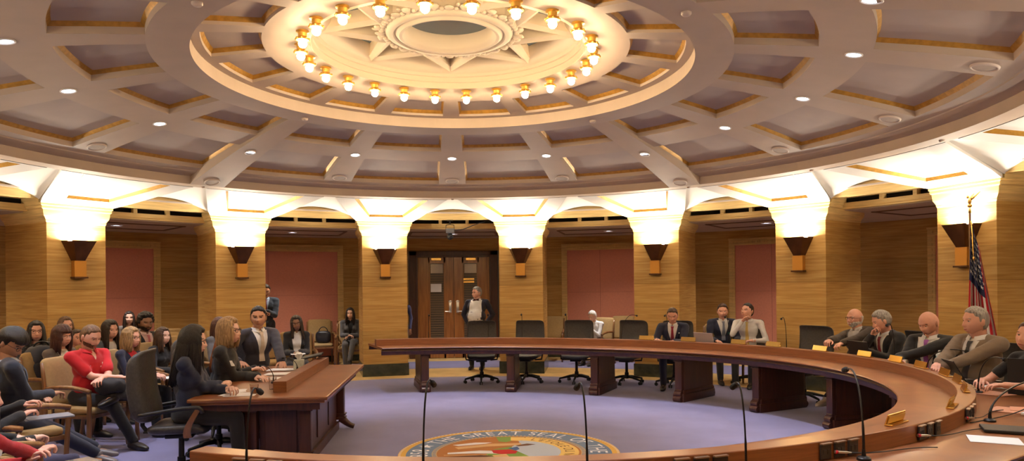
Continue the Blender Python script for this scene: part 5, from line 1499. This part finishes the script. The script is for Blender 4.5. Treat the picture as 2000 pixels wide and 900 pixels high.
thing1('brown_folder', mat('salmon card', (.55, .26, .16), .7), lambda bm: (box(bm, (0, 0, .003), (.34, .26, .005)), box(bm, (.08, .1, .007), (.3, .2, .003), rz=.2)), 'salmon card folder lying open at the right bend of the dais', 'folder', loc=(4.25, -2.45, .764), rz=R(-50))
thing1('brown_folder', mat('salmon card', (.55, .26, .16), .7), lambda bm: box(bm, (0, 0, .003), (.34, .26, .005)), 'salmon card folder under the upright dark laptop', 'folder', loc=(4.70, -1.60, .764), rz=R(-70))
thing1('eraser', WHITEP, lambda bm: box(bm, (0, 0, .01), (.07, .03, .02), bev=.006), 'small white eraser on the salmon folder at the right bend', 'eraser', loc=(4.16, -2.62, .772), rz=.4)
# cables with connectors on the members side of the riser
for th_, lb in ((154.3, 'microphone cable plugged into the riser at the near right bend, red-ringed connector'), (144, 'microphone cable plugged into the riser behind the nearest nameplate'), (133.5, 'microphone cable plugged in at the tip of the riser bend')):
    p0 = D(th_, .142, .805); p1 = D(th_-1.4, .18, .795); p2 = D(th_-4, .24, .772); p3 = D(th_-7, .17, .775); p4 = D(th_-9, .30, .772)
    e = empty('microphone_cable', p0, 0, lb, 'cable', 'microphone cables along the riser')
    l = lambda p: p-p0
    bm = NB(); cone(bm, (0, 0, 0), l(p1)*.62, .0085, .008, 14); cone(bm, l(p1)*.62, l(p1)*.85, .007, .004, 12); finish(bm, 'connector', SILVER, e, auto=40)
    bm = NB(); cone(bm, l(p1)*.02, l(p1)*.14, .0105, .0105, 14); finish(bm, 'red_ring', mat('red ring', (.5, .01, .03), .4), e)
    bm = NB(); sweep(bm, bez(l(p1)*.8, l(p2), l(p3), l(p4), 16), .0035, 8); finish(bm, 'cord', BLACKP, e, smooth=True)
thing1('loose_cable', BLACKP, lambda bm: sweep(bm, bez(D(133, .16, .77), D(128, .3, .77), D(124, .6, .77), D(118, .55, .95), 24)+bez(D(118, .55, .95), D(117, .55, 1.0), D(114, .6, .99), D(113, .62, .9), 8), .004, 8), 'black cable looping from the riser past the salmon folder', 'cable', smooth=True)

# ---- witness table
sheets('paper_stack', -2.14, -.42, .764, 88, 'white papers by the hands of the woman in navy, farther sheet pair', 2, seed=11)
sheets('paper_stack', -1.98, -.66, .764, 92, 'white papers at the near edge of the witness table', 2, seed=12)
sheets('paper_stack', -2.02, .52, .764, 100, 'white papers under the hands of the blonde woman', 2, seed=13)
sheets('paper_stack', -2.00, .95, .764, 85, 'white papers beyond the hands of the blonde woman', 3, seed=14)
sheets('paper_stack', -2.06, 1.38, .764, 95, 'white papers in front of the young man with the pale tie', 4, seed=15)
sheets('paper_stack', -2.48, 4.22, .70, 166, 'white papers on the lap of the smiling woman in the black blazer', 2, seed=16)
GLASS = mat('clear glass', (.92, .90, .88), .03, trans=1.0, ior=1.45)
e = empty('glass_mug', (-1.86, -.62, .764), 0, 'clear glass tumbler with amber tea at the near corner of the witness table', 'glass')
bm = NB(); lathe(bm, [(.001, .004), (.034, .004), (.038, .09), (.040, .09), (.036, 0), (.001, 0)], 24); finish(bm, 'tumbler', GLASS, e, auto=40)
bm = NB(); lathe(bm, [(.001, .006), (.033, .006), (.036, .06), (.001, .06)], 24); finish(bm, 'tea', mat('amber tea', (.55, .22, .08), .1, trans=.6), e, auto=40)
e = empty('drinking_glass', (-1.76, -.34, .764), 0, 'clear drinking glass beside the end of the box shelf', 'glass')
bm = NB(); lathe(bm, [(.001, .004), (.028, .004), (.036, .12), (.038, .12), (.030, 0), (.001, 0)], 24); finish(bm, 'tumbler', GLASS, e, auto=40)
e = empty('tissue_box', (-1.86, 1.36, .764), R(4), 'pale grey-green tissue box with a white tissue on the witness table', 'tissue box')
bm = NB(); box(bm, (0, 0, .06), (.115, .115, .12), bev=.004); finish(bm, 'carton', mat('pale carton', (.50, .54, .47), .7, var=.12, vscale=30), e)
bm = NB()
for k in range(5):
    a = k*1.25; cone(bm, (0, 0, .115), (.035*cos(a), .045*sin(a), .19+.01*(k % 3)), .012, .022, 8)
finish(bm, 'tissue', WHITEP, e)
thing1('padfolio', mat('black folder', (.012, .010, .010), .5), lambda bm: box(bm, (0, 0, 0), (.26, .34, .02), bev=.006, M=Matrix.Rotation(R(-12), 4, 'Y')), 'black padfolio resting on the far end of the box shelf', 'folder', loc=(-1.76, 1.66, .895), rz=.1)
def tmic(b, t, lb): return gooseneck('gooseneck_microphone', b, t, lb, head=.035, r=.0045)
tmic((-1.86, .12, .764), (-2.03, .30, .93), 'short black gooseneck microphone before the blonde woman')
tmic((-1.83, 1.12, .764), (-2.0, 1.22, .92), 'short black gooseneck microphone beside the tissue box')
thing1('table_cable', BLACKP, lambda bm: sweep(bm, bez((-1.84, .15, .768), (-1.95, .3, .768), (-1.8, .55, .768), (-1.73, .7, .768), 14)+bez((-1.73, .7, .768), (-1.9, 1.0, .768), (-1.75, 1.05, .768), (-1.78, 1.25, .768), 14), .0035, 6), 'thin black cable lying beside the box shelf', 'cable', smooth=True)

# ---- audience belongings
e = empty('backpack', (-4.98, 1.62, .66), -R(130), 'dark grey backpack held upright before the woman with round glasses', 'backpack')
bm = NB(); pad(bm, Matrix.Translation((0, 0, .20)) @ Matrix.Rotation(PI/2, 4, 'X'), .40, .46, .24, ex=.55, seg=28, fn=lambda p: V(p.x*(1-.25*max(0, p.y/.23)), p.y, p.z+.012*noise.noise(p*14))); finish(bm, 'bag', mat('grey nylon', (.045, .045, .052), .7, bump=.3, bscale=200), e, smooth=True)
bm = NB(); pad(bm, Matrix.Translation((0, .10, .12)) @ Matrix.Rotation(PI/2, 4, 'X'), .28, .24, .09, ex=.5, seg=20); finish(bm, 'front_pocket', mat('grey nylon dark', (.03, .03, .036), .7), e, smooth=True)
bm = NB(); sweep(bm, bez((-.08, .02, .40), (-.10, .03, .50), (.10, .03, .50), (.08, .02, .40), 12), .012, 8); finish(bm, 'carry_loop', BLACKP, e, smooth=True)
def coat_(bm):
    pad(bm, Matrix.Translation((0, 0, .05)), .30, .34, .16, ex=.8, seg=26, fn=lambda p: V(p.x, p.y, p.z+.03*noise.noise(p*11)))
thing1('folded_jacket', mat('black fleece', (.016, .016, .020), .9), coat_, 'black jacket bundled in the lap of the man in the red polo shirt', 'jacket', smooth=True, loc=(-3.70, .58, .665), rz=.4)
thing1('grey_folder', mat('blue grey card', (.16, .18, .24), .5), lambda bm: (box(bm, (0, 0, .0), (.24, .34, .006)), box(bm, (.01, .01, .006), (.22, .32, .004), rz=.04)), 'blue-grey folder held over the grey trousers in the left foreground', 'folder', loc=(-3.30, -1.38, .72), rz=R(-52))
thing1('tablet', mat('tablet glass', (.10, .12, .15), .15), lambda bm: box(bm, (0, 0, 0), (.20, .28, .012), bev=.004), 'dark tablet lying in the lap at the bottom left edge', 'tablet', loc=(-2.48, -2.62, .62), rz=R(-40))
sheets('paper_stack', -3.50, 1.62, .665, 100, 'lilac papers and pink leaflet in the lap of the blonde woman with the name tag', 3, seed=21)
thing1('handbag', mat('black leather bag', (.014, .014, .018), .4), lambda bm: (pad(bm, Matrix.Translation((0, 0, .14)) @ Matrix.Rotation(PI/2, 4, 'X'), .34, .28, .20, ex=.6, seg=24, fn=lambda p: V(p.x, p.y, p.z+.015*noise.noise(p*12))), sweep(bm, bez((-.1, 0, .26), (-.08, 0, .40), (.08, 0, .40), (.1, 0, .26), 10), .01, 8)), 'black handbag on the empty tan armchair under the fabric panel', 'bag', smooth=True, loc=(-2.92, 9.05, .50))
thing1('black_case', mat('black case', (.014, .014, .016), .5), lambda bm: (box(bm, (0, 0, .10), (.30, .22, .2), bev=.015), box(bm, (.04, -.112, .12), (.07, .004, .04))), 'small black case standing beside the black handbag', 'case', loc=(-3.38, 8.7, .48), rz=.1)

# ---- flag on its pole
e = empty('flag_pole', (6.45, .93, 0), 0, 'brass flagpole with eagle finial carrying a folded national flag, right of the dais', 'flag')
bm = NB(); lathe(bm, [(.001, 0), (.16, 0), (.16, .02), (.05, .06), (.02, .09), (.001, .09)], 28); finish(bm, 'stand', BRASS, e, auto=40)
bm = NB(); cone(bm, (0, 0, .05), (0, 0, 2.62), .013, .013, 12); finish(bm, 'pole', WOODCH, e, auto=40)
bm = NB(); cone(bm, (0, 0, 2.60), (0, 0, 2.66), .018, .012, 12); ball(bm, (0, 0, 2.69), .026); ball(bm, (0, 0, 2.745), (.022, .03, .04)); ball(bm, (-.02, 0, 2.80), (.016, .014, .02))
sweep(bm, [(0, 0, 2.76), (.05, 0, 2.80), (.11, 0, 2.86)], [.018, .014, .003], 8); sweep(bm, [(0, 0, 2.76), (.02, .05, 2.81), (.05, .09, 2.85)], [.018, .014, .003], 8)
finish(bm, 'eagle_finial', BRASS, e, smooth=True)
# draped cloth: folded sheet hanging, pattern by faces
bm = NB(); NU, NV = 90, 110
RED = mat('flag red', (.45, .008, .02), .75); WHT = mat('flag white', (.70, .68, .66), .75); FBL = mat('flag blue', (.012, .018, .07), .75)
Lf, Hf = 1.5, .95
rows = []
for j in range(NV+1):
    t = j/NV; row = []
    for i in range(NU+1):
        u = i/NU
        # gathered at the pole top, fanning out downwards
        ph = u*5.5*PI; amp = .018+.055*t
        x = .012+u*(.10+.34*t)*.75+amp*.42*sin(ph*.5)*u
        y = -.02-amp*cos(ph)*.9
        z = 2.50-t*1.46-u*.34*(1-t*.25)
        row.append(bm.verts.new((x-.05*t, y, z)))
    rows.append(row)
for j in range(NV):
    for i in range(NU):
        f = bm.faces.new((rows[j][i], rows[j][i+1], rows[j+1][i+1], rows[j+1][i]))
        a = i/NU; b = j/NV
        # fly direction runs down the drape, stripes run along it
        stripe = int((a*1.0)*13) % 2
        f.material_index = 2 if (b < .50 and a < .80) else (0 if stripe == 0 else 1); f.smooth = True
o = finish(bm, 'national_flag', None, e, mats=[RED, WHT, FBL])
sol = o.modifiers.new('t', 'SOLIDIFY'); sol.thickness = .003
st = NB()
for r_ in range(9):
    for c_ in range(7):
        a = (.06+.11*c_+(.06 if r_ % 2 else 0)); b = .05+.047*r_
        if a > .78: continue
        i = int(a*NU); j = int(b*NV)
        # centre and tangents on the drape
        def sp(ii, jj):
            t = jj/NV; u = ii/NU; ph = u*5.5*PI; amp = .018+.055*t
            return V(.012+u*(.10+.34*t)*.75+amp*.42*sin(ph*.5)*u-.05*t, -.02-amp*cos(ph)*.9, 2.50-t*1.46-u*.34*(1-t*.25))
        p = sp(i, j); du = (sp(i+1, j)-sp(i-1, j)).normalized(); dv = (sp(i, j+1)-sp(i, j-1)).normalized(); n_ = du.cross(dv).normalized()
        for sgn in (-1, 1):
            vs = []
            for k in range(10):
                rr = .028 if k % 2 == 0 else .012
                vs.append(st.verts.new(p+(du*sin(k*PI/5)-dv*cos(k*PI/5))*rr+n_*sgn*.005))
            st.faces.new(vs)
finish(st, 'stars', WHT, o)
bm = NB(); sweep(bm, bez((.01, -.03, 2.50), (.03, -.06, 2.35), (.02, -.05, 2.2), (.035, -.06, 2.05), 10), .008, 6); ball(bm, (.035, -.06, 2.03), (.014, .014, .03)); finish(bm, 'gold_cord', BRASS, e, smooth=True)
e.rotation_euler.z = R(-37)

# ---- remote camera hanging in the door arch
e = empty('ceiling_camera', (-.03, 7.10, 3.095), 0, 'black remote camera hanging from the arch in front of the double doors', 'camera')
bm = NB(); cone(bm, (0, 0, 0), (0, 0, -.09), .014, .014, 10); box(bm, (0, 0, -.005), (.12, .12, .012), bev=.003)
for s in (-1, 1): sweep(bm, [(0, 0, -.08), (s*.08, 0, -.10), (s*.085, 0, -.18), (0, 0, -.20)], .009, 6)
finish(bm, 'bracket', BLACKM, e, smooth=False)
bm = NB(); box(bm, (0, 0, -.22), (.17, .14, .10), bev=.02); finish(bm, 'yoke', mat('grey camera body', (.08, .08, .09), .35), e)
bm = NB(); ball(bm, (0, -.01, -.335), .065, 20, 14); cone(bm, (0, -.05, -.34), (.02, -.13, -.35), .04, .036, 16); finish(bm, 'camera_head', BLACKP, e, smooth=True)
bm = NB(); cone(bm, (.02, -.13, -.35), (.021, -.134, -.3505), .028, .028, 16); finish(bm, 'lens', mat('lens glass', (.02, .02, .03), .05, coat=1), e)
bm = NB(); sweep(bm, bez((.06, 0, -.20), (.25, 0, -.24), (.45, 0, -.08), (.72, 0, -.03), 16), .009, 8); finish(bm, 'cord', BLACKP, e, smooth=True)
# ================================================================ CAMERA, LIGHT, VIEW
cd = bpy.data.cameras.new('camera'); cam = bpy.data.objects.new('camera', cd); COL.objects.link(cam)
cd.sensor_width = 36; cd.lens = 1404.14/2000*36; cd.shift_y = (558.2-450)/2000
yaw, roll = .083078, -.010331
fw = V(sin(yaw), cos(yaw), 0); rt = V(cos(yaw), -sin(yaw), 0); up = V(0, 0, 1)
r3 = rt*cos(roll)+up*sin(roll); u3 = up*cos(roll)-rt*sin(roll)
cam.matrix_world = Matrix(((r3.x, u3.x, -fw.x, 0), (r3.y, u3.y, -fw.y, -7.54), (r3.z, u3.z, -fw.z, 1.75), (0, 0, 0, 1)))
cd.clip_start = .05
S.camera = cam
w = bpy.data.worlds.new('world'); S.world = w; w.use_nodes = True
w.node_tree.nodes['Background'].inputs[0].default_value = (.02, .015, .01, 1)
S.view_settings.view_transform = 'Standard'; S.view_settings.look = 'None'; S.view_settings.gamma = 1
S.view_settings.use_curve_mapping = False; S.view_settings.exposure = EXPO
